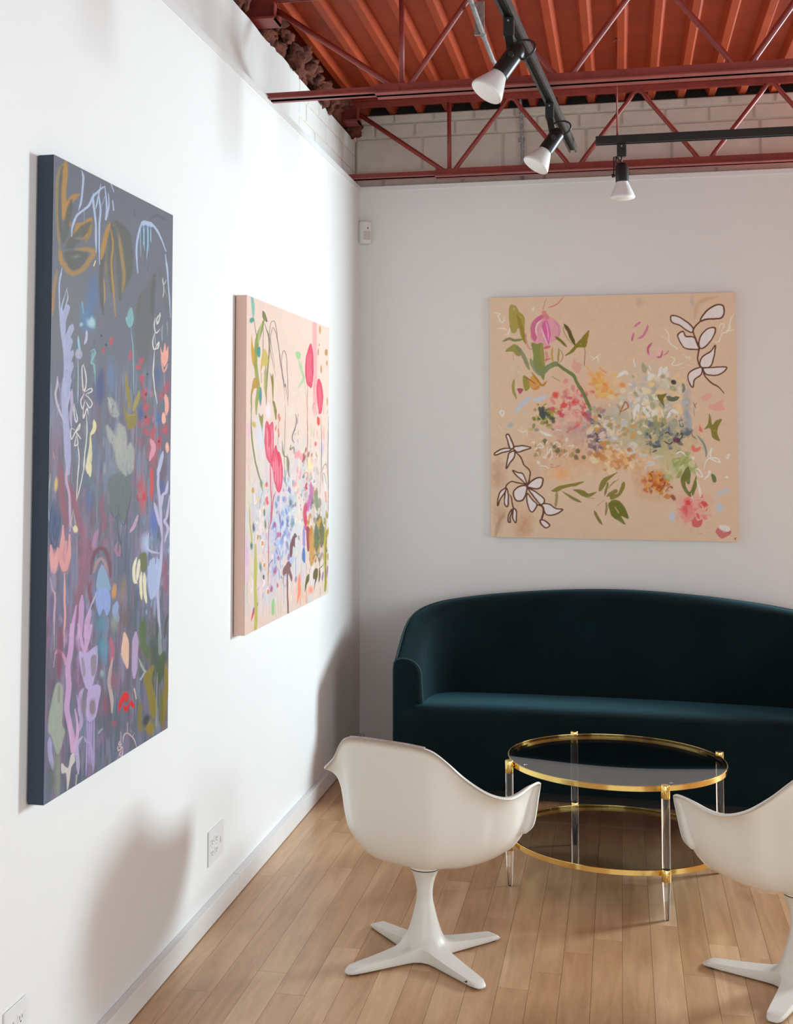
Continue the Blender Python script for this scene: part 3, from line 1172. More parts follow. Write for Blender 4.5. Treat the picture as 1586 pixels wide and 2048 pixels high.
def shell_mesh():
    half = [(0.0, 0.250, 0.418), (0.12, 0.243, 0.414), (0.20, 0.205, 0.408), (0.262, 0.150, 0.412), (0.312, 0.122, 0.426), (0.332, 0.130, 0.450),
            (0.338, 0.150, 0.518), (0.340, 0.161, 0.563), (0.345, 0.141, 0.583), (0.350, 0.066, 0.589), (0.348, -0.010, 0.581), (0.337, -0.078, 0.581),
            (0.300, -0.137, 0.602), (0.242, -0.175, 0.645), (0.196, -0.214, 0.697), (0.155, -0.238, 0.730), (0.10, -0.252, 0.741), (0.0, -0.258, 0.744)]
    kinds = [0, 0, 0, 0, 0.4, 0.8, 1, 1, 1, 1.1, 1.5, 2, 2.2, 2.5, 2.8, 3, 3, 3]
    rim = [(*p, k) for p, k in zip(half, kinds)]
    rim += [(-a, b, c, k) for (a, b, c, k) in rim[-2:0:-1]]
    Rm = np.array(catmull(rim, 5, closed=True))
    n = len(Rm)
    zb = 0.318
    cy = 0.0
    # radial profiles (fraction of reach, fraction of rise) for front, arm, back
    ks = [0.0, 0.12, 0.25, 0.38, 0.50, 0.60, 0.69, 0.77, 0.84, 0.895, 0.935, 0.965, 0.985, 1.0]
    K = np.linspace(0, 1, 30)

    def prof(pts):
        P = np.array(catmull([(a, b) for a, b in pts], 12))
        d = np.r_[0, np.cumsum(np.hypot(*np.diff(P, axis=0).T))]
        d /= d[-1]
        return np.interp(K, d, P[:, 0]), np.interp(K, d, P[:, 1])
    front = prof([(0, 0), (0.3, 0.05), (0.55, 0.25), (0.75, 0.60), (0.88, 0.88), (0.96, 1.0), (1.0, 0.99)])
    arm = prof([(0, 0), (0.25, 0.008), (0.45, 0.045), (0.615, 0.14), (0.72, 0.30), (0.765, 0.50), (0.785, 0.68), (0.81, 0.82), (0.86, 0.93), (0.93, 0.98), (1.0, 1.0)])
    armf = prof([(0, 0), (0.27, 0.008), (0.50, 0.045), (0.68, 0.14), (0.805, 0.30), (0.868, 0.50), (0.892, 0.68), (0.91, 0.83), (0.938, 0.94), (0.97, 0.985), (1.0, 1.0)])
    back = prof([(0, 0), (0.26, 0.004), (0.48, 0.028), (0.66, 0.082), (0.79, 0.19), (0.86, 0.34), (0.90, 0.52), (0.935, 0.72), (0.968, 0.89), (1.0, 1.0)])
    V = np.zeros((n, len(K), 3))
    for i in range(n):
        x, y, z, k = Rm[i]
        k = min(max(k, 0), 2.9999)
        seq = (front, armf, arm, back)
        lo, u = int(k), k - int(k)
        a = seq[lo][0] * (1 - u) + seq[lo + 1][0] * u
        b = seq[lo][1] * (1 - u) + seq[lo + 1][1] * u
        V[i, :, 0] = x * a
        V[i, :, 1] = cy + (y - cy) * a
        V[i, :, 2] = zb + (z - zb) * b
    # soften around the ring for an even moulded surface
    for _ in range(3):
        W = (np.roll(V, 1, 0) + np.roll(V, -1, 0)) / 2
        V[:, 1:-1] = 0.5 * V[:, 1:-1] + 0.5 * W[:, 1:-1]
    m = len(K)
    vs = [V[0, 0]]
    idx = lambda i, k: 0 if k == 0 else 1 + (i % n) * (m - 1) + (k - 1)
    for i in range(n):
        for k in range(1, m):
            vs.append(V[i, k])
    fs = []
    for i in range(n):
        fs.append((0, idx(i, 1), idx(i + 1, 1)))
        for k in range(1, m - 1):
            fs.append((idx(i, k), idx(i, k + 1), idx(i + 1, k + 1), idx(i + 1, k)))
    vs = np.array(vs)
    # thickness: outer copy pushed along vertex normals
    me = me_new('tmp', vs, fs, True)
    nr = np.zeros(len(vs) * 3)
    me.vertices.foreach_get('normal', nr)
    nr = nr.reshape(-1, 3)
    if nr[0, 2] < 0:
        nr = -nr
        fs = [f[::-1] for f in fs]
    bpy.data.meshes.remove(me)
    th = 0.0075
    N = len(vs)
    allv = np.vstack([vs, vs - nr * th])
    allf = list(fs) + [tuple(q + N for q in f[::-1]) for f in fs]
    rimf = []
    for i in range(n):
        a, b = idx(i, m - 1), idx(i + 1, m - 1)
        rimf.append((a, a + N, b + N, b))
    # rounded lip: middle loop pushed out
    mid = len(allv)
    lip = []
    for i in range(n):
        a = idx(i, m - 1)
        out = vs[a] - vs[idx(i, m - 2)]
        out /= np.linalg.norm(out) + 1e-9
        lip.append((vs[a] + allv[a + N]) / 2 + out * 0.003)
    allv = np.vstack([allv, lip])
    lf = []
    for i in range(n):
        j = (i + 1) % n
        a, b = idx(i, m - 1), idx(i + 1, m - 1)
        lf.append((a, mid + i, mid + j, b))
        lf.append((mid + i, a + N, b + N, mid + j))
    rim_pts = [tuple((vs[idx(i, m - 1)] + np.array(lip[i])) / 2) for i in range(n)]
    return allv, allf + lf, rim_pts


def base_mesh():
    """pedestal that flares into four flat tapering legs, one casting"""
    L, wr, wt = 0.304, 0.036, 0.0245       # leg reach, half width at root and tip
    out = []
    rootr = wr * 1.0
    for q in range(4):
        a = q * math.pi / 2
        ca, sa = math.cos(a), math.sin(a)
        side = []
        seq = [(0.054, -wr - 0.014), (0.074, -wr - 0.003), (0.10, -wr + 0.001), (0.15, -wr + 0.004), (0.20, -wr + 0.007), (0.25, -wr + 0.0095), (0.285, -wt * 0.96), (0.297, -wt * 0.80), (L, -wt * 0.55), (L + 0.001, 0.0)]
        seq = seq + [(x, -y) for (x, y) in seq[-2::-1]]
        for (x, y) in seq:
            side.append((x * ca - y * sa, x * sa + y * ca))
        out += side
    out = np.array(out)
    n = len(out)
    ang = np.arctan2(out[:, 1], out[:, 0])
    neck = [(0.052, 0.095), (0.041, 0.125), (0.0335, 0.155), (0.0280, 0.178), (0.0262, 0.196), (0.0265, 0.216), (0.0298, 0.238), (0.0360, 0.259), (0.0440, 0.2765), (0.0490, 0.284)]

    def top_z(x, y):
        r = math.hypot(x, y)
        # leg crown falls from hub to tip
        u = min(r / L, 1.0)
        crown = 0.030 * (1 - u) ** 1.3 + 0.0235
        if r > 0.278:
            crown -= 0.012 * ((r - 0.278) / (L - 0.278)) ** 1.2
        ped = 0.0
        if r < 0.13:
            ped = 0.095 * math.exp(-((r - 0.052) / 0.034)) if r > 0.052 else 0.095
        k = 95.0
        return math.log(math.exp(k * crown) + math.exp(k * ped)) / k - 0.004
    ts = [0.0, 0.025, 0.09, 0.2, 0.32, 0.45, 0.58, 0.70, 0.80, 0.88, 0.94, 1.0]
    vs, fs = [], []
    rings = []

    def ring(pts):
        rings.append(len(vs))
        vs.extend(pts)
    ring([(p[0] * 0.985, p[1] * 0.985, 0.006) for p in out])
    ring([(p[0], p[1], 0.007) for p in out])
    ring([(p[0], p[1], 0.6 * min(0.022, top_z(*p)) + 0.002) for p in out])
    for t in ts:
        pts = []
        for p, a in zip(out, ang):
            c = np.array((0.052 * math.cos(a), 0.052 * math.sin(a)))
            q = p * (1 - t) + c * t
            z = top_z(*q)
            if t == 0.0:
                z -= 0.0045
                q = p
            pts.append((q[0], q[1], z))
        ring(pts)
    zc = np.mean([v[2] for v in vs[rings[-1]:]])
    for (r, z) in neck[1:]:
        ring([(r * math.cos(a), r * math.sin(a), z) for a in ang])
    for a, b in zip(rings[:-1], rings[1:]):
        for k in range(n):
            l = (k + 1) % n
            fs.append((a + k, a + l, b + l, b + k))
    fs.append(tuple(rings[0] + k for k in range(n))[::-1])
    fs.append(tuple(rings[-1] + k for k in range(n)))
    return vs, fs


def chair_prototype():
    t = thing('shell_chair', 'x', 'chair')
    v, f, rim = shell_mesh()
    sh = MB().add(v, f).build('shell', M['shell'], t, smooth=True)
    # darker brown line along the top edge of the back
    top = [p for p in rim if p[2] > 0.735]
    top.sort(key=lambda p: p[0])
    MB().tube([(p_[0], p_[1], p_[2] + 0.0012) for p_ in top], 0.0030, 6).build('worn_rim', M['rimwear'], t, smooth=True)
    co = MB().lathe([(0.0500, 0.2875), (0.0500, 0.296), (0.0530, 0.305), (0.062, 0.320)], 40)
    co.build('swivel_collar', M['shell'], t, angle=40)
    MB().lathe([(0.0482, 0.2838), (0.0482, 0.2878)], 40).build('swivel_gap', M['rubber'], t, angle=40)
    v, f = base_mesh()
    bs = MB().add(v, f).build('pedestal_base', M['enamel'], t, angle=38)
    for q in range(4):
        a = q * math.pi / 2
        MB().lathe([(0.016, 0.0), (0.018, 0.001), (0.018, 0.007)], 20, M=Matrix.Translation((0.272 * math.cos(a), 0.272 * math.sin(a), 0))).build('glide', M['rubber'], bs, angle=40)
    return t


def copy_tree(o, parent=None):
    c = o.copy()
    COL.objects.link(c)
    c.parent = parent
    for ch in list(o.children):
        copy_tree(ch, c)
    return c


def chairs():
    p = chair_prototype()
    q = copy_tree(p)
    for t, loc, face, legs, lab in (
            (p, (0.785, 4.285, 0), 20.0, 44.0, 'off white shell chair on a four leg pedestal, seen whole left of the table'),
            (q, (1.955, 4.32, 0), -32.0, 68.0, 'off white shell chair cut off by the right edge of the picture')):
        t.location = loc
        t['label'] = lab
        if t is p:
            base = [c for c in t.children if c.name.startswith('pedestal_base')][0]
            a = 3 * math.pi / 2
            chip = [(0.232, -0.0273, 0.0125), (0.240, -0.0270, 0.010), (0.258, -0.0262, 0.0115), (0.264, -0.0258, 0.0165), (0.256, -0.0255, 0.0205), (0.249, -0.0262, 0.0175), (0.240, -0.0262, 0.0195)]
            vs = [(x * math.cos(a) - y * math.sin(a), x * math.sin(a) + y * math.cos(a), z) for (x, y, z) in chip]
            n_ = len(vs)
            vs += [(0.98 * x, 0.98 * y, z) for (x, y, z) in vs]
            fs = [tuple(range(n_)), tuple(range(2 * n_ - 1, n_ - 1, -1))] + [(k, n_ + k, n_ + (k + 1) % n_, (k + 1) % n_) for k in range(n_)]
            tag(MB().add(vs, fs).build('paint_chip', M['slot'], base), 'dark chipped patch near the leg tip')
        t['group'] = 'off white shell chairs at the coffee table'
        for ch in t.children:
            if ch.name.startswith('pedestal_base'):
                ch.rotation_euler = (0, 0, math.radians(legs))
            elif ch.name.startswith(('shell', 'swivel', 'worn')):
                ch.rotation_euler = (0, 0, -math.radians(face))


chairs()
# ------------------------------------------------------------------ paintings


def canvas(name, label, w_, h_, depth, M4, img, edge_mat, relief=None):
    """stretched canvas: local x right, y up, z out of the wall; img: (ny, nx, 3) linear colour on the vertices"""
    ny, nx = img.shape[:2]
    t = thing(name, label, 'painting')
    t.matrix_world = M4
    u = np.linspace(-w_ / 2, w_ / 2, nx)
    v = np.linspace(-h_ / 2, h_ / 2, ny)
    X, Y = np.meshgrid(u, v)
    Z = np.full_like(X, depth)
    if relief is not None:
        Z = Z + relief
    vs = np.stack([X, Y, Z], -1).reshape(-1, 3)
    i = np.arange((ny - 1) * (nx - 1))
    r, c = i // (nx - 1), i % (nx - 1)
    a = r * nx + c
    fs = np.stack([a, a + 1, a + nx + 1, a + nx], 1)
    me = bpy.data.meshes.new('painted_face')
    me.vertices.add(len(vs))
    me.vertices.foreach_set('co', vs.ravel())
    me.loops.add(fs.size)
    me.loops.foreach_set('vertex_index', fs.ravel())
    me.polygons.add(len(fs))
    me.polygons.foreach_set('loop_start', np.arange(len(fs)) * 4)
    me.polygons.foreach_set('loop_total', np.full(len(fs), 4))
    me.update()
    me.validate()
    me.polygons.foreach_set('use_smooth', [True] * len(fs))
    ca = me.color_attributes.new('paint', 'FLOAT_COLOR', 'POINT')
    rgba = np.ones((len(vs), 4), np.float32)
    rgba[:, :3] = np.clip(img.reshape(-1, 3), 0, 1)
    ca.data.foreach_set('color', rgba.ravel())
    link('painted_face', me, M['canvas'], t)
    e = MB()
    e.bbox(-w_ / 2, w_ / 2, -h_ / 2, h_ / 2, 0.004, depth - 0.0006, 0.0012)
    e.build('wrapped_edge', edge_mat, t)
    return t


def wall_matrix(side, a, z):
    """side 'left': a = y centre on the x=0 wall; side 'back': a = x centre on the y=D wall"""
    m = Matrix.Identity(4)
    if side == 'left':
        cols = (Vector((0, 1, 0)), Vector((0, 0, 1)), Vector((1, 0, 0)))
        p = Vector((0, a, z))
    else:
        cols = (Vector((1, 0, 0)), Vector((0, 0, 1)), Vector((0, -1, 0)))
        p = Vector((a, D, z))
    for i in range(3):
        for k in range(3):
            m[i][k] = cols[k][i]
        m[i][3] = p[i]
    return m


def lin(c):
    return np.array(srgb(*c)[:3])




def smooth_field(ny, nx, cy, cx, seed):
    """smooth random field in 0..1 with roughly cy x cx cells"""
    r = np.random.default_rng(seed)
    g = r.random((cy + 3, cx + 3))
    yy, xx = np.linspace(0, cy, ny), np.linspace(0, cx, nx)
    y0, x0 = np.floor(yy).astype(int), np.floor(xx).astype(int)
    fy, fx = yy - y0, xx - x0
    fy, fx = fy * fy * (3 - 2 * fy), fx * fx * (3 - 2 * fx)
    a = g[y0][:, x0] * (1 - fx) + g[y0][:, x0 + 1] * fx
    b = g[y0 + 1][:, x0] * (1 - fx) + g[y0 + 1][:, x0 + 1] * fx
    return a * (1 - fy)[:, None] + b * fy[:, None]


class Art:
    """a small brush engine: strokes are laid on the canvas vertices in the order given"""

    def __init__(self, quad, nx, ny, base, gain, seed, wob=(2.2, 2.2)):
        # quad: where the canvas corners TL, TR, BR, BL lie in the sketch the strokes were measured on
        src = [(0, 1), (1, 1), (1, 0), (0, 0)]
        A, b = [], []
        for (u, v), (x, y) in zip(src, quad):
            A += [[u, v, 1, 0, 0, 0, -u * x, -v * x], [0, 0, 0, u, v, 1, -u * y, -v * y]]
            b += [x, y]
        h = np.linalg.solve(np.array(A, float), np.array(b, float))
        U, V = np.meshgrid(np.linspace(0, 1, nx), np.linspace(0, 1, ny))
        wq = h[6] * U + h[7] * V + 1
        self.X, self.Y = (h[0] * U + h[1] * V + h[2]) / wq, (h[3] * U + h[4] * V + h[5]) / wq
        self.img = np.ones((ny, nx, 3)) * lin(base)
        self.rel = np.zeros((ny, nx))
        self.gain = gain
        self.rng = np.random.default_rng(seed)
        f = lambda c, d, k: smooth_field(ny, nx, c, d, seed + k)
        self.n_big = 0.6 * f(6, 6, 1) + 0.4 * f(14, 14, 2)
        self.n_mid = 0.55 * f(30, 30, 3) + 0.45 * f(70, 70, 4)
        self.n_fine = 0.5 * f(ny // 4, nx // 4, 5) + 0.5 * f(ny // 2, nx // 2, 6)
        self.n_streak = 0.5 * f(ny // 24, nx // 3, 7) + 0.5 * f(ny // 10, nx // 2, 8)
        self.img *= (1 + 0.06 * (self.n_mid - 0.5) + 0.05 * (self.n_fine - 0.5))[..., None]
        # hand wobble: edges are not ruled
        g = lambda k: 0.5 * f(26, 26, k) + 0.5 * f(60, 60, k + 1) - 0.5
        self.X = self.X + wob[0] * g(20)
        self.Y = self.Y + wob[1] * g(30)
        self.crop(0, 0, 1)

    def streaks(self, y0, y1, amt, cols):
        """vertical drags of wet paint between two heights of the sketch"""
        k = np.clip((self.Y - y0) / 60, 0, 1) * np.clip((y1 - self.Y) / 40, 0, 1)
        ny, nx = k.shape
        for i, c in enumerate(cols):
            n = 0.6 * smooth_field(ny, nx, 12, 26, 400 + i) + 0.4 * smooth_field(ny, nx, 30, 90, 500 + i)
            al = np.clip((n - 0.56) * 7, 0, 1) * amt * k
            self.img = self.img * (1 - al)[..., None] + lin(c) * al[..., None]
        self.img *= (1 + 0.35 * amt * k * (self.n_streak - 0.5))[..., None]

    def crop(self, x0, y0, s):
        self.o = (x0, y0, s)

    def pt(self, P):
        x0, y0, s = self.o
        P = np.array(P, float).reshape(-1, 2)
        return np.stack([x0 + P[:, 0] / s, y0 + P[:, 1] / s], 1)

    def _mix(self, m, a, col, thick):
        c = lin(col) * (1 + 0.10 * (self.n_fine[m] - 0.5) + 0.10 * (self.n_streak[m] - 0.5))[:, None]
        a = np.clip(a, 0, 1)
        self.img[m] = self.img[m] * (1 - a)[:, None] + c * a[:, None]
        if thick:
            self.rel[m] = np.maximum(self.rel[m] * (1 - 0.3 * a), a * thick)

    def ln(self, pts, w, col, a=1.0, ends=(0.35, 0.35), soft=0.7, thick=0.0005, raw=False, dry=0.0):
        """brush line; w = widest width in crop units, narrowing to ends[0], ends[1] of it"""
        s = self.o[2]
        P = self.pt(pts)
        if not raw and len(P) > 2:
            P = np.array(catmull(P, 5))
        w = w / s
        n = len(P)
        t = np.linspace(0, 1, n)
        wd = w * np.minimum(1, np.minimum(ends[0] + t * 5 * (1 - ends[0]), ends[1] + (1 - t) * 5 * (1 - ends[1])))
        pad = w + 2
        m = (self.X > P[:, 0].min() - pad) & (self.X < P[:, 0].max() + pad) & (self.Y > P[:, 1].min() - pad) & (self.Y < P[:, 1].max() + pad)
        if not m.any():
            return
        q = np.stack([self.X[m], self.Y[m]], 1)
        best = np.full(len(q), -9.0)
        for i in range(n - 1):
            d = P[i + 1] - P[i]
            L2 = d @ d + 1e-9
            tt = np.clip(((q - P[i]) @ d) / L2, 0, 1)
            r = q - P[i] - tt[:, None] * d
            ww = wd[i] * (1 - tt) + wd[i + 1] * tt
            best = np.maximum(best, ww / 2 - np.hypot(r[:, 0], r[:, 1]))
        al = np.clip(best / soft + 0.5, 0, 1) * a
        if dry:
            al = al * np.clip((self.n_streak[m] * 0.6 + self.n_fine[m] * 0.4 - dry) * 6 + 0.5, 0, 1)
        self._mix(m, al, col, thick)

    def fill(self, pts, col, a=1.0, soft=1.0, edge=None, ew=8, thick=0.0003, dry=0.16, raw=False):
        """closed shape, with an optional outline"""
        P = self.pt(pts)
        if not raw:
            P = np.array(catmull(P, 5, closed=True))
        m = (self.X > P[:, 0].min() - 2) & (self.X < P[:, 0].max() + 2) & (self.Y > P[:, 1].min() - 2) & (self.Y < P[:, 1].max() + 2)
        if not m.any():
            return
        x, y = self.X[m], self.Y[m]
        ins = np.zeros(len(x), bool)
        dist = np.full(len(x), 1e9)
        n = len(P)
        for i in range(n):
            x1, y1 = P[i]
            x2, y2 = P[(i + 1) % n]
            c = ((y1 > y) != (y2 > y)) & (x < (x2 - x1) * (y - y1) / (y2 - y1 + 1e-12) + x1)
            ins ^= c
            dx, dy = x2 - x1, y2 - y1
            t = np.clip(((x - x1) * dx + (y - y1) * dy) / (dx * dx + dy * dy + 1e-9), 0, 1)
            dist = np.minimum(dist, np.hypot(x - x1 - t * dx, y - y1 - t * dy))
        sd = np.where(ins, dist, -dist)
        al = np.clip(sd / soft + 0.5, 0, 1) * a
        if dry:
            al = al * np.clip((self.n_streak[m] * 0.6 + self.n_fine[m] * 0.4 - dry) * 6 + 0.5, 0, 1)
        self._mix(m, al, col, thick)
        if edge is not None:
            ww = ew / self.o[2]
            self._mix(m, np.clip((ww / 2 - dist) / 0.8 + 0.5, 0, 1), edge, 0.0005)

    def blob(self, x, y, rx, ry, col, a=0.7, rot=0.0, hard=0.5, rough=0.5, thick=0.0):
        """soft dab; hard 0..1, rough = how far noise eats the edge"""
        c = self.pt([(x, y)])[0]
        s = self.o[2]
        rx, ry = rx / s, ry / s
        R_ = max(rx, ry) * 1.7 + 2
        m = (abs(self.X - c[0]) < R_) & (abs(self.Y - c[1]) < R_)
        if not m.any():
            return
        dx, dy = self.X[m] - c[0], self.Y[m] - c[1]
        ca, sa = math.cos(rot), math.sin(rot)
        d = np.hypot((dx * ca + dy * sa) / rx, (-dx * sa + dy * ca) / ry)
        d = d + rough * (self.n_mid[m] - 0.5) * 1.2 + rough * 0.5 * (self.n_fine[m] - 0.5)
        al = np.clip((1.25 - d) / (1.25 * (1 - hard) + 0.08), 0, 1) * a
        self._mix(m, al, col, thick)

    def dabs(self, n, box, pal, size=(8, 20), aspect=(0.3, 0.8), ang=(0, 3.14), a=(0.5, 0.95), hard=0.75, thick=0.0004):
        r = self.rng
        for _ in range(n):
            x = np.clip(r.normal(0.5, 0.24), 0, 1) * (box[2] - box[0]) + box[0]
            y = np.clip(r.normal(0.5, 0.24), 0, 1) * (box[3] - box[1]) + box[1]
            L = r.uniform(*size)
            self.blob(x, y, L, L * r.uniform(*aspect), pal[r.integers(len(pal))], r.uniform(*a), r.uniform(*ang), hard, 0.7, thick)

    def result(self):
        return np.clip(self.img * self.gain, 0, 0.93)


def art_square():
    """tan square: loose blossoms"""
    A = Art([(980.3, 598), (1471.3, 583), (1474, 1082.3), (983, 1075.3)], 500, 505, (212, 186, 158), 1.30, 21)
    TL, TR, BL, BR = (970, 570, 6.1), (1220, 570, 6.1), (970, 820, 6.1), (1220, 820, 6.1)
    olive, dkol, grn = (128, 120, 30), (92, 82, 22), (118, 130, 70)
    brown, blush, white = (92, 52, 24), (236, 212, 210), (240, 228, 214)
    # ---- washes under everything
    A.crop(960, 560, 2.937)
    for (x, y, rx, ry, c, a) in ((560, 720, 230, 170, (226, 166, 150), .5), (760, 800, 260, 170, (186, 180, 172), .6), (1000, 700, 220, 200, (196, 190, 172), .75),
                                 (930, 870, 270, 150, (168, 172, 140), .65), (560, 930, 200, 110, (206, 160, 140), .55), (680, 1060, 290, 80, (212, 158, 104), .6),
                                 (1080, 960, 190, 110, (160, 160, 96), .6), (1130, 1090, 110, 100, (178, 184, 130), .75), (1010, 1190, 110, 90, (196, 128, 62), .6),
                                 (730, 640, 120, 110, (228, 176, 104), .7), (1240, 1320, 110, 120, (226, 146, 140), .6), (900, 1080, 110, 70, (208, 160, 108), .6),
                                 (480, 1150, 90, 50, (228, 164, 98), .75), (330, 1050, 70, 200, (196, 150, 118), .35), (110, 1150, 45, 90, (176, 132, 108), .6),
                                 (260, 1430, 55, 110, (192, 138, 96), .7), (115, 1400, 40, 90, (176, 128, 100), .55), (560, 880, 110, 80, (176, 146, 148), .6)):
        A.blob(x, y, rx, ry, c, a, 0, 0.15, 0.7)
    A.blob(1210, 760, 26, 130, (150, 160, 166), .75, 0.05, 0.3, 0.5)
    A.blob(940, 130, 25, 30, (186, 164, 150), .6, 0, .2, .5)
    A.blob(1250, 125, 18, 40, (172, 166, 168), .8, 0, .2, .5)
    A.ln([(1260, 230), (1290, 130), (1400, 95)], 22, (196, 160, 122), .6, soft=3)
    A.ln([(95, 1510), (110, 1440), (150, 1370)], 22, (170, 122, 92), .5, soft=4)
    # ---- the mass of small blossoms
    A.dabs(90, (430, 600, 700, 900), [(214, 108, 104), (226, 150, 140), (196, 90, 100), (230, 176, 160), (206, 130, 120)], (8, 26))
    A.dabs(80, (600, 780, 760, 1030), [(120, 100, 112), (150, 128, 136), (86, 74, 84), (176, 150, 150)], (8, 22))
    A.dabs(150, (800, 520, 1200, 900), [(222, 214, 198), (240, 230, 214), (200, 200, 180), (176, 184, 186), (232, 196, 150), (158, 160, 120)], (8, 28))
    A.dabs(110, (940, 780, 1220, 1010), [(96, 106, 116), (130, 138, 142), (70, 80, 92), (164, 164, 140), (150, 152, 104)], (8, 26))
    A.dabs(90, (640, 740, 900, 1000), [(186, 192, 194), (210, 208, 198), (160, 150, 96), (200, 150, 80), (220, 200, 170)], (8, 24))
    A.dabs(60, (300, 740, 450, 900), [(150, 146, 44), (120, 124, 50), (178, 168, 70), (60, 74, 72)], (8, 22))
    A.dabs(60, (330, 930, 560, 1100), [(196, 150, 120), (214, 170, 150), (150, 128, 60), (232, 216, 200)], (6, 18))
    A.dabs(90, (650, 960, 980, 1120), [(222, 178, 124), (200, 140, 76), (236, 206, 164), (186, 128, 66)], (8, 26))
    A.dabs(70, (960, 1130, 1130, 1270), [(196, 104, 34), (168, 84, 28), (214, 146, 60), (150, 74, 30)], (8, 22))
    A.dabs(40, (1100, 1020, 1260, 1160), [(170, 180, 120), (196, 200, 150), (150, 160, 90)], (10, 28))
    A.dabs(50, (1170, 1260, 1340, 1420), [(226, 120, 112), (236, 160, 150), (214, 90, 88)], (8, 24))
    A.dabs(40, (640, 560, 800, 720), [(228, 160, 74), (236, 186, 110), (222, 146, 80)], (8, 26))
    # ---- top left bud and leaves
    A.crop(*TL)
    A.fill([(300, 280), (350, 255), (400, 285), (430, 350), (480, 390), (492, 470), (485, 640), (500, 740), (440, 640), (410, 540), (370, 600), (310, 560)], (160, 146, 66), .95, edge=None, dry=.25)
    A.ln([(400, 380), (440, 500), (480, 660), (500, 720)], 46, (150, 126, 40), .9)
    A.ln([(225, 705), (300, 672), (370, 690), (470, 676)], 34, (122, 128, 74), .95)
    A.fill([(250, 830), (320, 760), (380, 735), (440, 800), (430, 880), (380, 870), (340, 830)], (136, 134, 50), .9, dry=.2)
    A.ln([(390, 760), (450, 840), (500, 940), (540, 1040)], 50, (120, 130, 90), .85)
    A.ln([(345, 850), (350, 930)], 14, (160, 120, 70), .8)
    A.fill([(590, 560), (640, 420), (720, 370), (790, 390), (870, 450), (915, 560), (890, 660), (800, 720), (770, 760), (690, 730), (600, 720), (560, 640)], (216, 150, 164), .9)
    A.fill([(560, 520), (600, 440), (690, 380), (740, 400), (640, 470), (630, 560), (640, 640), (610, 700), (570, 640)], (196, 96, 134), .9)
    A.fill([(700, 480), (760, 440), (800, 560), (800, 660), (775, 740), (740, 640), (710, 560)], (206, 92, 150), .95)
    A.ln([(745, 450), (770, 560), (780, 690)], 20, (232, 160, 196), .9)
    A.ln([(690, 540), (730, 650), (775, 745)], 13, (238, 206, 206), .9)
    A.ln([(640, 640), (625, 560), (640, 490), (700, 430)], 18, (236, 206, 200), .9)
    A.ln([(840, 440), (900, 500), (905, 610), (860, 680)], 26, (206, 130, 160), .8)
    A.ln([(720, 330), (735, 380), (780, 420)], 60, (212, 126, 134), .9)
    A.ln([(505, 600), (500, 690), (540, 780), (590, 800)], 22, (206, 136, 136), .8)
    A.ln([(710, 320), (725, 240), (765, 160)], 9, (190, 130, 110), .8)
    A.ln([(770, 285), (880, 240), (970, 150)], 16, (206, 116, 106), .85)
    A.fill([(570, 720), (640, 730), (700, 720), (720, 800), (735, 980), (730, 1170), (680, 1130), (600, 1000), (590, 850)], (124, 134, 62), .95, dry=.15)
    A.ln([(690, 730), (700, 860), (720, 1000)], 44, (156, 146, 70), .7)
    A.ln([(560, 920), (620, 1040), (700, 1120)], 60, (122, 138, 96), .85)
    A.ln([(720, 780), (770, 770), (800, 760)], 34, (196, 90, 104), .85)
    A.ln([(745, 820), (760, 900), (740, 960)], 34, (206, 128, 128), .8)
    A.ln([(750, 935), (800, 910)], 26, (186, 60, 90), .9)
    A.ln([(720, 1090), (760, 1030), (850, 980), (900, 990)], 62, (118, 134, 88), .95)
    A.ln([(900, 990), (980, 1050), (1080, 1120), (1130, 1220), (1200, 1330), (1250, 1440), (1290, 1530)], 42, (110, 122, 66), 1, ends=(.8, .8))
    A.ln([(1290, 1500), (1350, 1540), (1400, 1560)], 70, (150, 152, 100), .5)
    A.ln([(830, 770), (820, 880), (840, 960)], 24, (188, 152, 70), .9)
    A.ln([(905, 780), (900, 880), (895, 960)], 22, (156, 136, 56), .9)
    A.ln([(905, 790), (950, 850), (950, 920), (910, 970)], 12, (150, 142, 90), .9)
    A.ln([(970, 490), (1020, 560), (1060, 660), (1100, 740)], 44, dkol, 1)
    A.ln([(975, 500), (960, 560), (1000, 650), (1070, 740)], 7, dkol, .8)
    A.fill([(1270, 560), (1200, 640), (1110, 730), (1060, 790), (980, 880), (1080, 830), (1130, 780), (1230, 770), (1250, 700)], olive, 1)
    A.ln([(1270, 560), (1240, 660), (1250, 720)], 20, (156, 120, 30), .9)
    A.ln([(1215, 760), (1225, 860), (1210, 1010)], 10, (130, 108, 40), .9)
    A.ln([(860, 640), (930, 690), (1000, 760)], 30, (120, 104, 34), 1)
    A.ln([(400, 1000), (420, 1040)], 46, (176, 186, 192), .8)
    A.fill([(470, 1120), (540, 1160), (560, 1230), (520, 1300), (480, 1290)], (140, 136, 40), .9)
    A.fill([(540, 1180), (600, 1120), (680, 1220), (650, 1290), (570, 1280)], (206, 146, 64), .9, dry=.2)
    A.ln([(570, 1080), (640, 1170), (700, 1240), (760, 1190)], 26, (176, 128, 30), .95)
    A.ln([(480, 1130), (560, 1180), (620, 1220)], 12, (150, 78, 24), .9)
    A.ln([(600, 1290), (660, 1250)], 26, (196, 104, 40), .9)
    A.ln([(360, 1170), (350, 1290), (390, 1400)], 34, (146, 138, 54), .9)
    A.ln([(410, 1110), (370, 1180)], 7, (176, 130, 100), .8)
    A.fill([(400, 1280), (470, 1290), (430, 1350)], (168, 70, 90), .95)
    A.fill([(360, 1590), (410, 1480), (540, 1370), (560, 1400), (470, 1500)], (184, 196, 208), .95)
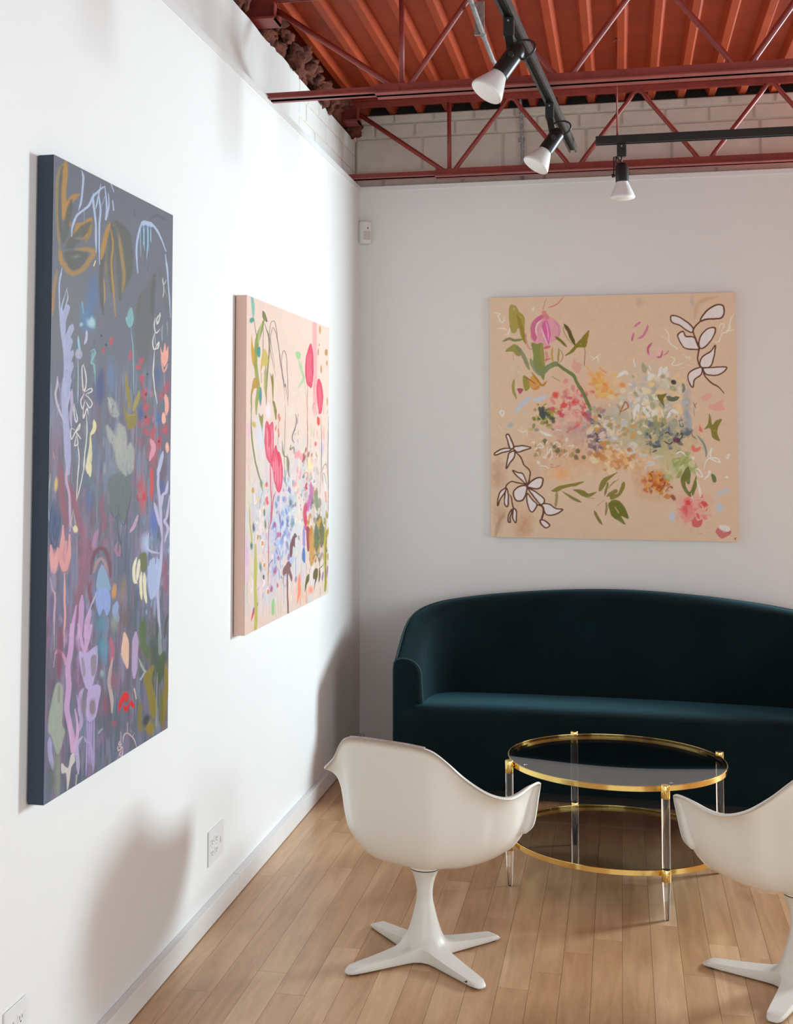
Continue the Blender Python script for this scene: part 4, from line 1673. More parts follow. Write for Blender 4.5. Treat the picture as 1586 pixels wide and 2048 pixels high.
    A.fill([(580, 1410), (690, 1370), (770, 1360), (690, 1430), (610, 1440)], (188, 198, 206), .95)
    A.ln([(470, 1600), (490, 1560)], 50, (180, 188, 194), .8)
    for (x, y) in ((860, 1360), (970, 1480), (1100, 1450)):
        A.blob(x, y, 46, 36, (214, 66, 62), .9, 0, .6, .9, .0004)
    for (x, y) in ((830, 1530), (910, 1570), (940, 1600), (1220, 1590)):
        A.blob(x, y, 34, 26, (196, 66, 84), .85, 0, .6, .9, .0004)
    A.fill([(1100, 910), (1130, 960), (1190, 980), (1150, 1080), (1110, 1080), (1060, 1020)], (214, 150, 136), .7)
    A.ln([(1250, 1010), (1290, 1060)], 60, (230, 172, 90), .8)
    A.ln([(1400, 1020), (1480, 1080)], 50, (230, 150, 88), .85)
    A.ln([(820, 1130), (910, 1190)], 34, (150, 140, 66), .8)
    A.fill([(650, 1520), (690, 1510), (740, 1600), (735, 1650), (690, 1650)], (62, 72, 72), .9, dry=.2)
    # white scribbles top left
    for P in ([(105, 350), (180, 365), (160, 400), (215, 470), (255, 400)], [(150, 545), (220, 540), (270, 560)], [(230, 630), (290, 600), (300, 550), (280, 650)],
              [(180, 1560), (215, 1620), (240, 1570), (200, 1550), (215, 1640)], [(575, 280), (590, 320), (600, 280)],
              [(1290, 880), (1340, 900), (1410, 850)], [(1300, 930), (1370, 890), (1400, 960)]):
        A.ln(P, 11, white, .95)
    # ---- top right
    A.crop(*TR)
    for P in ([(270, 690), (280, 640), (295, 590)], [(300, 515), (340, 480), (380, 455)], [(340, 660), (400, 630), (450, 550), (465, 490)]):
        A.ln(P, 30, (198, 104, 150), .85)
    A.ln([(265, 690), (280, 640)], 34, (186, 70, 122), .8)
    A.ln([(480, 860), (465, 790), (515, 710)], 28, (188, 74, 124), .9)
    A.ln([(560, 890), (620, 880), (640, 800)], 22, (180, 60, 110), .85)
    A.ln([(650, 870), (700, 830), (720, 800)], 16, (190, 90, 130), .8)
    A.blob(520, 880, 70, 50, (226, 172, 178), .7, 0, .3, .5)
    A.blob(600, 810, 40, 50, (232, 186, 180), .8, 0, .4, .5)
    for P in ([(675, 530), (720, 600), (730, 680)], [(635, 625), (690, 655)], [(700, 650), (760, 730), (820, 770), (800, 800)], [(730, 880), (790, 910), (760, 980), (830, 980), (900, 950)],
              [(900, 850), (940, 890), (970, 880), (970, 920)], [(840, 1030), (910, 1010)], [(950, 980), (1010, 990)], [(1110, 840), (1165, 800)],
              [(1520, 340), (1480, 420), (1440, 560), (1370, 590), (1330, 690), (1250, 690)], [(1330, 560), (1350, 480), (1400, 480), (1360, 580)], [(1440, 470), (1470, 520), (1430, 560), (1520, 545)]):
        A.ln(P, 13, (238, 226, 210), .9)

    def leaf(P, ew=17):
        A.fill(P, blush, 1, edge=brown, ew=ew)
    leaf([(1110, 440), (1150, 360), (1230, 280), (1320, 238), (1390, 250), (1395, 330), (1370, 390), (1300, 408), (1180, 415)], 20)
    leaf([(750, 380), (800, 375), (870, 400), (960, 460), (1020, 530), (1000, 578), (930, 550), (860, 490), (760, 455)])
    leaf([(890, 565), (830, 610), (860, 690), (920, 770), (1080, 790), (1075, 740), (1030, 640), (930, 625)])
    leaf([(1285, 520), (1180, 540), (1105, 640), (1090, 750), (1130, 775), (1220, 700), (1280, 600)])
    leaf([(1290, 740), (1240, 800), (1140, 870), (1100, 950), (1120, 1010), (1220, 1000), (1260, 900)])
    leaf([(1140, 1020), (1230, 1010), (1420, 998), (1370, 1070), (1290, 1105), (1170, 1085)])
    leaf([(1110, 1005), (1010, 1040), (955, 1100), (960, 1180), (1005, 1250), (1030, 1160), (1110, 1100), (1125, 1040)])
    A.ln([(1110, 440), (1050, 500), (1020, 560), (1060, 680), (1095, 760), (1070, 880), (1090, 980), (1130, 1030), (1160, 1110), (1240, 1200), (1320, 1245), (1390, 1320)], 19, brown, 1, ends=(1, .6))
    A.fill([(1100, 1380), (1180, 1330), (1240, 1340), (1190, 1410), (1150, 1410)], (220, 156, 140), .75)
    A.fill([(1200, 1480), (1290, 1440), (1390, 1390), (1360, 1450), (1400, 1520), (1270, 1530)], (220, 152, 138), .75)
    A.fill([(570, 1350), (630, 1340), (690, 1330), (650, 1400), (660, 1490), (620, 1450)], (110, 104, 28), .95)
    A.ln([(690, 1370), (760, 1400), (840, 1380)], 52, (70, 86, 60), .9)
    A.blob(775, 1190, 30, 26, (50, 54, 22), .95, 0, .8, .4, .0005)
    A.ln([(880, 1210), (900, 1260), (885, 1310)], 36, (96, 122, 108), .85)
    A.ln([(1010, 1440), (1040, 1500)], 22, (50, 58, 66), .9)
    A.ln([(1050, 1440), (1020, 1490)], 16, (50, 58, 66), .9)
    A.ln([(1015, 1500), (1030, 1600)], 30, (140, 150, 154), .8)
    for (x, y, c) in ((150, 1230, (220, 146, 60)), (160, 1300, (240, 208, 180)), (20, 1380, (240, 200, 160)), (250, 1390, (236, 196, 176)), (510, 1220, (236, 202, 150)), (460, 1300, (240, 208, 176))):
        A.blob(x, y, 40, 34, c, .9, 0, .6, .7, .0004)
    for P in ([(290, 1640), (300, 1540), (340, 1480), (340, 1560)], [(400, 1500), (430, 1560), (480, 1610)], [(90, 1130), (180, 1070), (220, 1100)], [(590, 1130), (620, 1020), (600, 1100)],
              [(630, 1540), (650, 1620)], [(700, 1620), (760, 1540), (830, 1570)], [(660, 1090), (690, 1020), (640, 1060)], [(480, 990), (500, 1040)], [(290, 920), (310, 1000)]):
        A.ln(P, 40, (236, 228, 220), .85, dry=.2)
    for P in ([(110, 1600), (180, 1440), (220, 1500), (130, 1560)], [(100, 1500), (130, 1570)]):
        A.ln(P, 20, (176, 100, 34), .9)
    # ---- bottom left
    A.crop(*BL)
    leaf([(265, 325), (300, 325), (340, 420), (350, 480), (315, 490), (285, 400)])
    leaf([(350, 490), (380, 460), (470, 455), (565, 478), (480, 510), (400, 530)])
    leaf([(320, 490), (230, 490), (130, 540), (130, 570), (200, 545), (300, 520)])
    leaf([(360, 520), (300, 545), (285, 600), (260, 725), (310, 660), (360, 590)])
    A.ln([(360, 520), (430, 580), (480, 680), (545, 750), (550, 840), (520, 940)], 17, brown, 1, ends=(1, 1))
    leaf([(340, 750), (400, 780), (470, 800), (515, 920), (440, 860), (380, 810)])
    leaf([(520, 940), (580, 870), (660, 835), (710, 860), (690, 940), (640, 975), (560, 960)], 19)
    leaf([(510, 940), (430, 945), (360, 990), (350, 1050), (390, 1120), (460, 1110), (500, 1040)], 18)
    leaf([(530, 970), (600, 1000), (720, 1090), (720, 1140), (680, 1160), (620, 1090)])
    leaf([(520, 1030), (590, 1110), (635, 1160), (600, 1240), (560, 1245), (520, 1150)])
    leaf([(700, 1155), (790, 1160), (860, 1210), (945, 1225), (860, 1280), (760, 1290), (720, 1240)])
    leaf([(680, 1350), (740, 1370), (785, 1415), (740, 1440), (685, 1400)])
    A.ln([(640, 1165), (700, 1180), (710, 1250), (690, 1350)], 24, brown, 1, ends=(.8, .8))
    A.ln([(510, 920), (400, 905), (330, 885), (270, 930), (260, 960)], 16, brown, 1, ends=(1, 1))
    leaf([(260, 970), (200, 1000), (165, 1080), (160, 1180), (190, 1100), (240, 1030)])
    leaf([(265, 970), (285, 1040), (290, 1150), (275, 1195), (245, 1160), (245, 1060)])
    A.ln([(300, 1040), (330, 1100), (340, 1180), (375, 1240)], 16, brown, 1)
    leaf([(350, 1215), (385, 1250), (380, 1380), (345, 1330)])
    leaf([(340, 1225), (300, 1280), (290, 1370), (310, 1380), (315, 1320)])
    # olive sprays
    A.fill([(810, 1000), (900, 940), (1030, 910), (1210, 880), (1120, 930), (990, 960), (880, 1010)], olive, .95)
    A.ln([(880, 1010), (870, 1100), (860, 1190)], 36, (136, 118, 50), .8)
    A.fill([(940, 1005), (1040, 1050), (1180, 1130), (1080, 1110)], (118, 116, 40), .95)
    A.fill([(1070, 985), (1190, 985), (1260, 1025), (1360, 1000), (1290, 1060), (1200, 1065), (1120, 1020)], (122, 112, 34), .95)
    A.ln([(1220, 1070), (1330, 1090)], 20, (126, 112, 40), .9)
    A.fill([(1380, 980), (1410, 880), (1480, 820), (1580, 780), (1500, 870), (1440, 960), (1400, 1000)], (126, 118, 42), .95)
    A.ln([(1450, 1050), (1480, 950), (1500, 890)], 28, (120, 112, 36), .9)
    A.ln([(1500, 960), (1580, 870)], 22, (120, 112, 36), .9)
    A.ln([(1480, 1060), (1560, 1010), (1600, 990)], 50, (122, 112, 34), .9)
    A.fill([(1500, 1140), (1600, 1130), (1680, 1180), (1740, 1330), (1660, 1300), (1580, 1330), (1520, 1240)], (104, 108, 26), .95)
    A.ln([(1470, 1130), (1480, 1200), (1465, 1290)], 26, (120, 116, 36), .9)
    A.ln([(1330, 1240), (1370, 1320), (1420, 1400)], 36, (118, 112, 34), .95)
    A.ln([(1340, 1200), (1400, 1140), (1460, 1110)], 8, (170, 140, 90), .7)
    for P in ([(180, 60), (215, 30), (240, 60), (205, 110)], [(170, 210), (210, 250)], [(190, 270), (220, 280)], [(410, 260), (460, 290), (510, 265), (515, 330)], [(455, 215), (460, 280)],
              [(630, 460), (680, 430), (715, 470), (640, 475)], [(760, 470), (770, 550), (800, 480), (820, 560), (780, 640)], [(670, 690), (740, 700), (780, 730)], [(790, 690), (860, 700)],
              [(570, 415), (610, 410), (600, 440)], [(830, 440), (860, 400), (900, 420)], [(1010, 460), (1080, 440), (1050, 480)], [(780, 1030), (800, 1060)]):
        A.ln(P, 11, white, .95)
    A.ln([(660, 270), (740, 310), (820, 330)], 30, (226, 224, 216), .8)
    A.ln([(870, 260), (930, 260)], 40, (206, 210, 208), .8)
    for (x, y) in ((840, 460), (880, 515), (1130, 510), (1110, 590), (1210, 590), (730, 390)):
        A.blob(x, y, 26, 30, (84, 92, 60), .8, 0, .6, 1.0, .0003)
    A.blob(320, 200, 42, 34, (166, 176, 178), .85, 0, .6, .4)
    A.blob(640, 260, 30, 20, (96, 106, 100), .6, 0, .6, .8)
    # ---- bottom right
    A.crop(*BR)
    A.fill([(1200, 50), (1225, 90), (1240, 180), (1290, 130), (1360, 115), (1310, 220), (1300, 290), (1330, 380), (1240, 340), (1215, 230), (1145, 245), (1190, 170)], (124, 118, 32), .95)
    A.fill([(850, 860), (890, 750), (940, 690), (970, 780), (960, 880), (940, 910), (905, 870), (920, 950), (960, 1000), (1000, 900), (1040, 800), (1040, 940), (980, 1060), (900, 1000)], (104, 110, 38), .95)
    A.ln([(960, 690), (1000, 760)], 16, (140, 140, 60), .8)
    A.fill([(1220, 780), (1270, 800), (1280, 870), (1245, 880)], (84, 110, 60), .95)
    A.fill([(0, 1040), (90, 1020), (140, 900), (175, 885), (170, 960), (90, 1070), (0, 1100)], (126, 118, 34), .95)
    A.fill([(0, 1120), (100, 1115), (180, 1210), (210, 1330), (120, 1280), (180, 1400), (60, 1330), (0, 1270)], (104, 108, 26), .95)
    A.ln([(55, 1190), (100, 1260)], 34, (200, 170, 130), .9)
    A.ln([(0, 830), (80, 770)], 30, (130, 122, 50), .9)
    A.ln([(0, 930), (100, 850)], 22, (110, 108, 40), .9)
    A.ln([(980, 250), (1000, 320), (1050, 360)], 16, (110, 116, 114), .9)
    A.ln([(1060, 320), (1130, 400), (1165, 500), (1160, 570)], 24, (120, 136, 132), .95)
    A.ln([(930, 20), (960, 120), (970, 250)], 60, (154, 166, 172), .8)
    A.ln([(850, 150), (850, 200), (890, 210), (880, 160)], 12, (60, 72, 82), .9)
    for P in ([(650, 380), (720, 420), (760, 390)], [(760, 340), (800, 390), (870, 340), (870, 290), (830, 320)], [(660, 300), (700, 280), (730, 320)]):
        A.ln(P, 14, (52, 46, 60), .95)
    A.blob(800, 370, 40, 30, (110, 50, 72), .9, 0, .6, .6)
    for P in ([(1180, 580), (1230, 470), (1220, 590), (1330, 640), (1290, 590), (1180, 600), (1130, 720)], [(1030, 720), (1080, 730), (1120, 810), (1060, 790), (1030, 730)], [(1040, 850), (1080, 960), (1090, 1050), (1060, 940)],
              [(1130, 850), (1190, 800), (1200, 740), (1220, 780)], [(1000, 565), (1010, 600), (985, 580)], [(1400, 560), (1440, 540), (1420, 590), (1400, 570)], [(1380, 825), (1420, 825), (1405, 800)],
              [(800, 535), (860, 515), (920, 565)], [(980, 1020), (1000, 1110)]):
        A.ln(P, 17, (240, 230, 214), .95)
    for P in ([(520, 610), (560, 580), (650, 570)], [(420, 660), (480, 640), (530, 660), (430, 690), (430, 770)], [(190, 480), (250, 450), (290, 520), (220, 540), (190, 490)], [(260, 600), (370, 680)], [(340, 530), (390, 560), (450, 555)]):
        A.ln(P, 26, (198, 204, 200), .8)
    A.ln([(540, 980), (600, 1010)], 26, (222, 178, 90), .9)
    A.ln([(690, 670), (700, 740)], 40, (206, 164, 60), .85)
    A.blob(690, 1060, 30, 26, (196, 130, 50), .9, 0, .7, .6)
    A.blob(760, 1070, 36, 22, (136, 70, 26), .9, 0.8, .7, .6)
    A.fill([(1090, 190), (1130, 270), (1080, 260)], (224, 110, 90), .9)
    A.fill([(980, 450), (1010, 430), (1040, 470), (1100, 450), (1080, 500), (1010, 510)], (224, 110, 92), .9)
    A.blob(940, 1130, 34, 34, (214, 44, 62), .85, 0, .6, .7)
    A.blob(1130, 1140, 34, 30, (210, 36, 54), .85, 0, .6, .9)
    A.ln([(950, 1170), (960, 1250), (940, 1330)], 50, (232, 140, 132), .8)
    A.fill([(980, 1380), (1020, 1300), (1050, 1350), (1110, 1330), (1100, 1400), (1050, 1430), (1000, 1420)], (206, 94, 96), .95)
    A.fill([(1270, 1470), (1320, 1420), (1440, 1450), (1450, 1500), (1350, 1560), (1290, 1520)], (196, 96, 100), .9, dry=.15)
    A.fill([(1320, 1400), (1420, 1410), (1440, 1460), (1370, 1480), (1310, 1440)], (236, 216, 208), .95)
    A.ln([(1330, 1460), (1440, 1490)], 16, (140, 60, 70), .8)
    A.ln([(1290, 1030), (1350, 1000), (1440, 970)], 54, (184, 192, 202), .9)
    A.blob(1320, 1190, 34, 60, (180, 194, 204), .95, 0, .8, .3)
    A.blob(740, 1300, 34, 56, (188, 196, 208), .95, 0, .8, .3)
    A.blob(1260, 1070, 22, 30, (190, 194, 200), .7, 0, .6, .4)
    A.ln([(800, 1140), (810, 1230), (880, 1290)], 8, (206, 150, 124), .7)
    A.ln([(1170, 1430), (1200, 1430)], 12, (170, 100, 80), .8)
    A.ln([(1080, 1500), (1110, 1500)], 12, (170, 100, 80), .8)
    # small initial at the corner
    A.ln([(1500, 1550), (1495, 1580)], 9, (60, 50, 50), .95)
    A.ln([(1520, 1548), (1498, 1565), (1515, 1575)], 8, (60, 50, 50), .95)
    return A


def art_tall():
    """slate grey canvas with a violet meadow"""
    A = Art([(105.3, 308), (347, 430), (329, 1454), (85, 1613)], 300, 900, (101, 103, 116), 0.86, 33, (1.6, 3.4))
    c1, c2, c3, c4 = (80, 300, 5.664), (80, 620, 5.664), (80, 940, 5.664), (80, 1260, 5.664)
    ice, lav, ochre, drab = (176, 192, 222), (168, 172, 206), (182, 132, 32), (86, 86, 78)
    # ---- washes: browner at the top, violet and blue low down
    A.crop(0, 0, 1)
    for (x, y, rx, ry, c, a) in ((150, 640, 60, 140, (116, 116, 116), .5), (250, 480, 90, 110, (108, 104, 114), .5), (200, 900, 90, 170, (98, 110, 124), .7), (120, 900, 40, 120, (128, 112, 128), .5),
                                 (280, 900, 60, 120, (110, 98, 110), .6), (150, 1090, 70, 110, (128, 96, 114), .7), (250, 1000, 50, 70, (104, 112, 116), .6), (290, 1100, 50, 120, (128, 132, 160), .7),
                                 (130, 1280, 60, 130, (126, 98, 130), .75), (220, 1200, 50, 90, (112, 122, 140), .7), (240, 1400, 70, 110, (92, 100, 118), .7), (130, 1480, 60, 90, (112, 104, 138), .8),
                                 (300, 1350, 40, 110, (104, 104, 84), .7), (200, 1350, 40, 80, (116, 100, 118), .6), (200, 1500, 60, 50, (96, 98, 104), .7)):
        A.blob(x, y, rx, ry, c, a, 0, 0.1, 0.8)
    V = dict(aspect=(0.25, 0.5), ang=(1.35, 1.8))
    A.dabs(90, (150, 850, 260, 1010), [(110, 128, 150), (86, 108, 140), (150, 158, 160), (128, 120, 132)], (5, 16), **V, a=(.3, .7), hard=.4)
    A.dabs(80, (250, 760, 330, 1010), [(176, 66, 80), (150, 60, 78), (100, 84, 100), (198, 96, 110)], (3, 9), **V, a=(.4, .85))
    A.dabs(110, (120, 1000, 230, 1180), [(156, 96, 120), (172, 120, 150), (104, 118, 134), (134, 80, 104)], (5, 16), **V, a=(.3, .7), hard=.4)
    A.dabs(90, (270, 1000, 335, 1230), [(180, 192, 226), (150, 162, 204), (120, 130, 170), (200, 206, 226)], (5, 15), **V, a=(.35, .75), hard=.4)
    A.dabs(120, (95, 1180, 220, 1480), [(170, 120, 160), (150, 100, 140), (196, 160, 206), (110, 110, 150), (130, 80, 110)], (5, 18), **V, a=(.3, .7), hard=.4)
    A.dabs(90, (210, 1180, 330, 1440), [(110, 118, 130), (126, 104, 120), (90, 98, 110), (156, 134, 120), (80, 110, 120)], (5, 16), **V, a=(.3, .7), hard=.4)
    A.dabs(60, (280, 1280, 335, 1450), [(120, 108, 40), (80, 92, 60), (60, 74, 60), (140, 124, 40)], (5, 18), **V, a=(.4, .85), hard=.5)
    A.dabs(60, (95, 1420, 260, 1600), [(104, 100, 140), (120, 112, 150), (96, 104, 110), (140, 120, 160)], (5, 18), **V, a=(.3, .7), hard=.4)
    A.streaks(720, 1640, .45, [(110, 100, 122), (80, 96, 122), (118, 112, 138), (90, 106, 116), (120, 78, 98), (136, 146, 172)])
    A.streaks(1000, 1640, .28, [(166, 136, 172), (74, 82, 102), (104, 120, 146)])
    # ---- top: ochre leaves with grey hearts
    A.crop(*c1)

    def sleaf(P, core, w=60, rim=ochre, a=.9):
        A.fill(P, rim, a, soft=4, thick=0, dry=.12)
        if core:
            A.ln(core, w, drab, .95, soft=4, thick=0)
    A.ln([(280, 130), (210, 230), (180, 420), (180, 700), (200, 1000), (215, 1140)], 34, (150, 128, 64), .85, soft=3, dry=.2)
    A.ln([(280, 130), (270, 300), (250, 500), (260, 650), (250, 800)], 70, ochre, .85, soft=3, dry=.12)
    A.ln([(285, 140), (300, 200)], 60, (176, 120, 36), .8, soft=3)
    A.ln([(240, 190), (215, 500), (215, 800), (240, 1100)], 36, drab, .9, soft=4)
    A.ln([(430, 510), (360, 560), (300, 650), (290, 760), (330, 880)], 66, ochre, .85, soft=3, dry=.1)
    A.ln([(345, 580), (310, 760), (280, 900), (250, 1080)], 70, drab, .95, soft=4)
    sleaf([(580, 780), (480, 840), (400, 860), (370, 960), (280, 1110), (350, 1080), (470, 1040), (560, 980)], [(560, 840), (460, 960), (370, 1060), (290, 1140)], 110)
    A.ln([(570, 860), (545, 980), (500, 1080)], 36, (150, 116, 50), .8, soft=3)
    A.ln([(210, 1160), (220, 1260), (270, 1350), (340, 1430), (460, 1400), (540, 1300), (600, 1180), (480, 1150), (380, 1170)], 56, (172, 128, 40), .8, soft=4, dry=.15)
    A.fill([(260, 1200), (370, 1170), (520, 1190), (530, 1260), (440, 1370), (350, 1390), (290, 1320)], drab, 1, soft=4, thick=0)
    A.ln([(225, 1190), (230, 1330)], 50, ochre, .9, soft=3)
    A.blob(430, 1030, 50, 26, (140, 140, 136), .6, 0, .3, .5)
    A.blob(400, 1240, 60, 26, (132, 134, 130), .6, 0, .3, .5)
    A.ln([(180, 1400), (150, 1600), (130, 1800), (125, 1926)], 40, (176, 126, 48), .7, soft=3, dry=.2)
    # hanging leaf cluster
    A.fill([(790, 840), (880, 800), (960, 940), (1020, 1150), (1020, 1380), (960, 1600), (900, 1750), (830, 1640), (760, 1500), (700, 1820), (670, 1500), (690, 1150)], (104, 102, 96), .8, soft=6, thick=0)
    A.ln([(860, 830), (960, 980), (1000, 1200), (985, 1420), (930, 1600)], 110, drab, .9, soft=5)
    A.ln([(800, 850), (800, 1000), (790, 1300), (800, 1650)], 66, drab, .95, soft=4)
    A.ln([(730, 1080), (690, 1350), (680, 1650), (705, 1900)], 50, (84, 80, 72), .95, soft=3)
    A.ln([(840, 900), (870, 1200), (900, 1500), (900, 1740)], 60, drab, .9, soft=4)
    A.ln([(790, 840), (750, 960), (720, 1100), (690, 1260)], 50, ochre, .85, soft=3)
    A.ln([(800, 920), (820, 1100), (800, 1300), (820, 1600), (850, 1926)], 24, (178, 132, 46), .9, soft=2)
    A.ln([(890, 980), (920, 1200), (945, 1440), (930, 1640)], 34, (160, 128, 54), .85, soft=3)
    A.ln([(740, 1300), (740, 1430)], 24, (160, 120, 50), .8, soft=3)
    A.ln([(715, 1480), (725, 1650), (720, 1800)], 14, (190, 140, 60), .9)
    # brown leaf right
    A.fill([(1300, 1430), (1180, 1600), (1100, 1800), (1060, 2100), (1090, 2350), (1180, 2500), (1260, 2200), (1290, 1800)], (92, 90, 88), .7, soft=8, thick=0)
    A.ln([(1300, 1430), (1270, 1650), (1270, 1926)], 40, (84, 80, 76), .9, soft=4)
    A.ln([(1150, 1640), (1110, 1800), (1100, 1926)], 46, (92, 90, 80), .8, soft=4)
    A.ln([(1350, 1350), (1420, 1600), (1440, 1850)], 90, (98, 94, 92), .6, soft=6)
    A.ln([(1250, 790), (1330, 745), (1440, 800)], 26, (84, 82, 92), .8, soft=3)
    A.ln([(1070, 660), (1075, 760)], 16, (72, 70, 80), .8, soft=2)
    # pale blue drips
    for P, w in (([(470, 230), (485, 330), (460, 580), (430, 700)], 22), ([(345, 1010), (355, 900), (400, 780), (450, 720), (540, 650), (600, 530), (680, 450), (730, 410)], 26), ([(600, 500), (600, 620), (625, 830), (630, 1000), (630, 1190)], 24),
                 ([(685, 390), (650, 560), (625, 680)], 16), ([(660, 480), (675, 640), (680, 720), (668, 900), (668, 1330)], 20), ([(730, 410), (745, 560), (750, 700), (740, 800), (775, 640), (770, 490)], 18),
                 ([(730, 530), (690, 650)], 14), ([(800, 380), (835, 480)], 26), ([(820, 580), (830, 690)], 40), ([(410, 760), (530, 660)], 42), ([(495, 710), (490, 830)], 8),
                 ([(1105, 1420), (1095, 1250), (1100, 1050), (1150, 850), (1220, 815), (1300, 870), (1370, 1000), (1430, 1160)], 22), ([(1420, 1190), (1440, 1350), (1450, 1500), (1465, 1700), (1475, 1926)], 16),
                 ([(1150, 850), (1200, 830), (1290, 870)], 50)):
        A.ln(P, w, ice, .95)
    for k in range(9):
        x = 1140 + k * 15
        A.ln([(x, 850), (x + A.rng.uniform(-6, 6), 1000), (x + A.rng.uniform(-6, 6), 1100 + A.rng.uniform(-60, 160))], 11, [(130, 170, 200), (70, 100, 120), (160, 190, 220)][k % 3], .85)
    for P in ([(1190, 1250), (1180, 1320)], [(1230, 1300), (1220, 1390)], [(1200, 1000), (1185, 1220)]):
        A.ln(P, 16, (60, 70, 86), .8, soft=2)
    A.ln([(620, 1290), (600, 1350)], 34, (240, 222, 160), 1)
    for P in ([(1390, 1460), (1400, 1600), (1390, 1700)], [(1380, 1480), (1400, 1550), (1430, 1490)], [(1400, 1600), (1440, 1690)]):
        A.ln(P, 9, (200, 200, 196), .9)
    # blue brush cloud and cyan bud
    A.blob(590, 1700, 90, 260, (72, 112, 164), .75, 0.05, .2, .6)
    A.ln([(470, 1770), (480, 1900)], 50, (110, 170, 196), .8, dry=.2)
    # left tall lavender stalk
    A.ln([(235, 1370), (205, 1600), (215, 1926)], 15, ice, .95)
    A.ln([(295, 1610), (240, 1800), (232, 1926), (300, 1750), (295, 1640)], 13, ice, .9)
    # ---- second crop
    A.crop(*c2)
    A.ln([(210, 0), (235, 300), (270, 620), (260, 950), (270, 1200)], 28, lav, .95, ends=(.7, 1))
    A.ln([(235, 0), (250, 200), (290, 600)], 14, ice, .9)
    for P in ([(300, 0), (290, 60), (250, 180), (255, 330)], [(355, 215), (330, 290), (280, 420), (275, 470)], [(340, 380), (310, 480), (280, 590)], [(360, 520), (320, 620), (290, 720)], [(355, 660), (320, 760), (300, 830)],
              [(330, 830), (300, 930), (290, 1100)]):
        A.ln(P, 66, lav, .92, ends=(.3, .6), dry=.08)
    A.ln([(265, 850), (260, 1100), (285, 1400), (300, 1700), (305, 1926)], 74, (172, 172, 208), .9, ends=(.6, .5), dry=.06)
    A.ln([(185, 830), (180, 930), (160, 1040), (200, 1200), (270, 1360)], 24, (196, 182, 206), .95)
    A.ln([(180, 830), (215, 990)], 16, (190, 178, 204), .9)
    A.ln([(350, 970), (345, 1080), (350, 1160), (335, 1250), (345, 1400)], 36, (184, 170, 202), .85)
    A.ln([(215, 1110), (170, 1300)], 14, (160, 168, 190), .8)
    A.ln([(330, 1000), (290, 1160)], 60, (188, 180, 210), .85)
    A.ln([(420, 350), (430, 450), (445, 520)], 22, (150, 200, 220), .9)
    A.blob(430, 560, 36, 54, (170, 166, 190), 1, 0, .8, .3)
    A.ln([(420, 610), (420, 850), (415, 1120)], 14, (160, 168, 190), .9)
    A.ln([(400, 620), (375, 850)], 8, (160, 168, 190), .8)
    A.blob(510, 180, 90, 180, (70, 130, 180), .7, 0, .25, .7)
    A.blob(570, 190, 50, 60, (170, 206, 220), .9, 0, .4, .7)
    A.blob(455, 215, 24, 34, (160, 200, 216), .85, 0, .5, .6)
    A.ln([(520, 280), (515, 370), (495, 440)], 26, (190, 186, 214), .9)
    A.ln([(605, 400), (605, 470)], 30, (70, 84, 140), .7, soft=3)
    A.ln([(1030, 20), (1000, 120), (975, 130), (1010, 220), (1040, 150), (1040, 50)], 26, (130, 180, 180), .95)
    A.fill([(1000, 30), (1040, 20), (1045, 170), (1015, 235), (975, 160)], (124, 172, 174), .85)
    A.ln([(1020, 240), (1045, 450), (1050, 700), (1055, 1000)], 10, (140, 180, 182), .9)
    A.ln([(560, 520), (600, 500), (620, 550), (585, 600), (570, 660), (600, 660), (610, 750), (612, 900)], 18, (130, 180, 180), .9)
    A.blob(590, 580, 26, 70, (120, 168, 174), .8, 0, .6, .5)
    for P in ([(1360, 60), (1320, 130), (1325, 190), (1355, 100), (1350, 60)], [(1300, 120), (1290, 210), (1310, 290), (1355, 250)], [(1290, 300), (1270, 400), (1290, 490), (1340, 400), (1330, 470), (1300, 490)], [(1300, 290), (1300, 430)], [(1290, 500), (1275, 750), (1285, 900), (1315, 1100)],
              [(485, 670), (465, 720), (470, 900), (490, 980), (515, 880), (500, 740), (475, 670)], [(490, 990), (570, 950), (570, 990), (500, 1020)], [(490, 1010), (450, 1090), (470, 1180), (500, 1080)], [(500, 1020), (580, 1110), (545, 1170), (510, 1100)], [(480, 1170), (480, 1290), (520, 1180), (535, 1250)], [(515, 1250), (520, 1450), (490, 1750), (475, 1926)],
              [(380, 1130), (370, 1220), (395, 1340), (410, 1300), (385, 1180)], [(390, 1440), (340, 1420), (340, 1540), (390, 1460), (440, 1360), (430, 1420), (400, 1460), (450, 1530), (400, 1480)], [(400, 1500), (380, 1610), (415, 1590), (405, 1500)], [(415, 1600), (430, 1750), (420, 1926)]):
        A.ln(P, 12, (226, 220, 214), .98)
    for P in ([(1385, 190), (1375, 300), (1380, 390)], [(1440, 160), (1440, 320)], [(1430, 180), (1450, 250)]):
        A.ln(P, 22, (140, 150, 150), .8, dry=.3)
    A.fill([(1360, 450), (1385, 520), (1410, 400), (1425, 500), (1445, 440), (1440, 600), (1400, 680), (1370, 600)], (240, 164, 148), .98)
    A.ln([(1360, 560), (1395, 740), (1440, 640)], 16, (236, 160, 144), .9)
    A.ln([(1400, 740), (1398, 900)], 12, (220, 150, 140), .9)
    A.ln([(1410, 1000), (1425, 1100), (1420, 1230)], 46, (238, 166, 150), .95)
    A.blob(1390, 1270, 24, 60, (242, 176, 156), .98, 0, .8, .3)
    A.blob(1425, 1600, 18, 50, (240, 176, 156), .98, 0, .8, .3)
